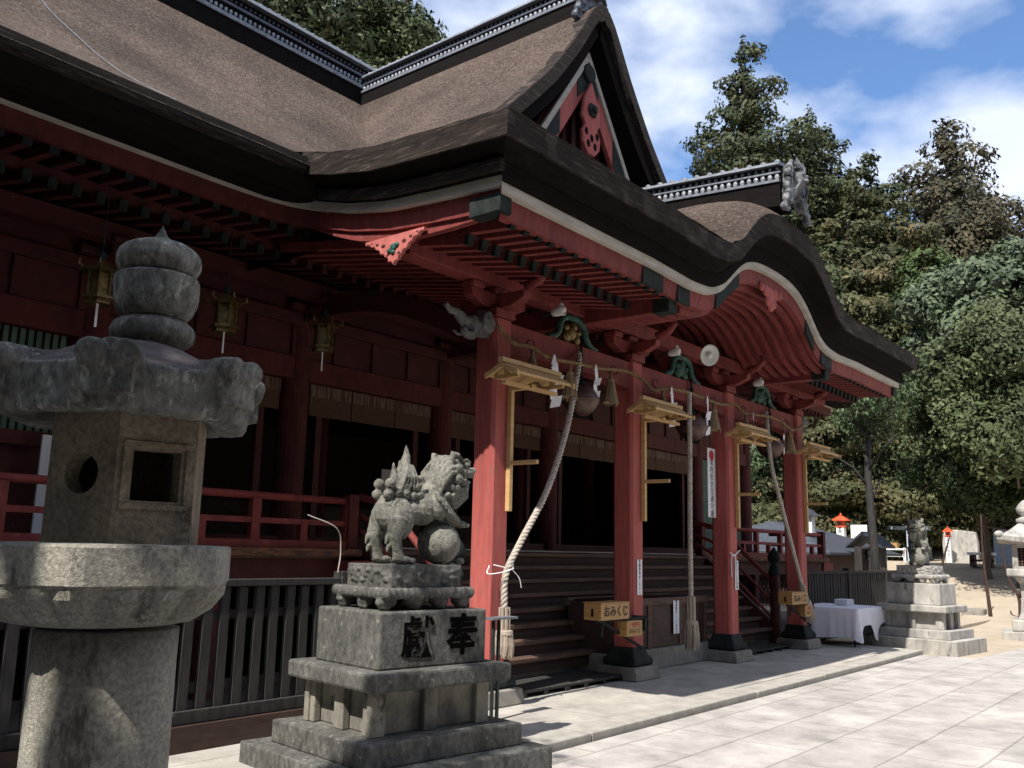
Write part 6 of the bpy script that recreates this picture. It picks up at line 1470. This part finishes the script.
# slim trunk tree and bare stems in the yard
q = MB(); q.tube([(0, 0, 0), (.1, .05, 2), (.0, .1, 4), (.15, .05, 6.2)], [.13, .12, .10, .06], 10)
for a in range(6): q.tube([(0, .08, 3.2 + a * .5), (.5 * math.cos(a * 2.1), .5 * math.sin(a * 2.1), 3.8 + a * .5), (1.1 * math.cos(a * 2.1), 1.1 * math.sin(a * 2.1), 4.2 + a * .5)], [.05, .03, .01], 6)
t = thing('slim_tree', 'slim straight grey trunk rising behind the roofed box', 'tree', (27.5, 8.62, -.1), 0); o = q.build('trunk', M['wood_grey'], t, smooth=True)
me = crown_mesh('slim_crown', [(0, 0, 6.4, 1.4, 1.4, .9), (.6, .3, 5.6, .9, .9, .6), (-.6, -.2, 7.0, 1.0, 1.0, .7)], 7000, .07, M['leaf_camellia'], 41, gap=.2); o = bpy.data.objects.new('crown', me); COL.objects.link(o); o.parent = t
def stem(loc, pts_l, lb):
    t = thing('bare_sapling', lb, 'sapling', loc, 0, 'bare dark saplings in the shade')
    q = MB()
    for P_, r_ in pts_l: q.tube(catmull(P_, 4), [r_ * (1 - .7 * i / (4 * (len(P_) - 1))) for i in range(4 * (len(P_) - 1) + 1)], 7)
    q.build('branches', M['wood_dark'], t, smooth=True)
stem((29.3, 6.05, -.1), [([(0, 0, 0), (0, .05, .9), (.0, .1, 1.8), (0, .08, 3.0)], .06)], 'straight dark sapling trunk right of the distant lion')
stem((29, 5.25, -.1), [([(0, 0, 0), (0, .0, .7), (0, .25, 1.3), (0, .35, 2.4)], .06), ([(0, 0, .7), (0, -.35, 1.3), (0, -.95, 2.1)], .06), ([(0, -.35, 1.3), (0, -.2, 2.2)], .04)], 'forked bare sapling left of the right stone lantern')
stem((27.5, 7.05, .0), [([(0, 0, 0.6), (0, -.25, 1.5), (0, -.5, 2.3)], .05)], 'thin leaning sapling just right of the distant lion')
# tree left of the camera whose crown shades the stone lantern and the pedestal
near = lambda: (crown_mesh('near_crown', [(-.6, 0.2, 9.0, 1.6, 1.5, 1.3), (1.1, .9, 8.6, 1.0, .9, .9), (.4, -.9, 9.4, 1.2, 1.1, 1.0), (-1.6, -.4, 8.2, 1.3, 1.2, 1.0), (1.5, 1.5, 8.7, .7, .6, .6), (0, 1.0, 8.3, 1.0, .9, .8), (2.2, 1.9, 9.3, .8, .8, .6)], 17000, .085, M['leaf_camphor'], 77, gap=.32, shell=.2), trunk_mesh(9.2, .24, 77, 9, .6, 1.8))
tree('shade_tree', near, 'tall leafy tree standing left of the camera beside the stone lantern', 'tree', (-3.6, 2.3, -.1), 0, 1.0)

for i, (x, y, z_, k_, sc_, lb) in enumerate(((-10, -10, -.1, 'camphor_tree', 1.5, 'round leafy tree left behind the camera'), (2, -11, -.1, 'camphor_tree', 1.7, 'round leafy tree straight behind the camera'), (11, -15, -.1, 'camphor_tree', 1.8, 'round leafy tree right behind the camera'), (-10, 5, -.1, 'camphor_tree', 1.5, 'round leafy tree far left of the stone lantern'), (-6.0, -6.5, -.1, 'camphor_tree', 1.45, 'round leafy tree just behind the camera'),
      (-3, -14, -.1, 'sugi_tree', 1.1, 'tall cedar behind the camera at left'), (7, -17, -.1, 'sugi_tree', 1.2, 'tall cedar behind the camera in the middle'), (17, -20, -.1, 'sugi_tree', 1.2, 'tall cedar behind the camera at right'), (-12, -1, -.1, 'sugi_tree', 1.0, 'tall cedar left of the round leafy tree'), (-12, 11, -.1, 'sugi_tree', 1.0, 'tall cedar beside the left end of the hall'))):
    tree(k_, None, lb + ', unseen, added to block light', 'tree', (x, y, z_), i * 1.3, sc_, 'added light-blocking grove behind the camera')  # unseen trees added to cut sky light and ground bounce under the eaves
q = MB(); q.tube(catmull([(4.30 + .03 * math.sin(i * 2.1), y_, zmain(y_) + .03) for i, y_ in enumerate((7.8, 8.3, 8.9, 9.6, 10.3, 10.9, 11.6, 12.2))], 4), .006, 5)
tag(q.build('roof_chain', M['ridge_lit']), 'thin pale chain lying down the main roof at the upper left', 'chain')
q = MB(); q.box(4.23, 4.40, 9.70, 9.73, 1.56, 2.66); tag(q.build('white_board', M['paper']), 'tall narrow white board standing behind the veranda railing at far left', 'board')
q = MB(); q.box(11.15, 11.38, 12.0, 12.02, 1.9, 2.95); tag(q.build('white_curtain', M['paper']), 'dim white cloth strip hanging inside the dark hall above the lion', 'curtain')
bpy.data.scenes.remove(TS)
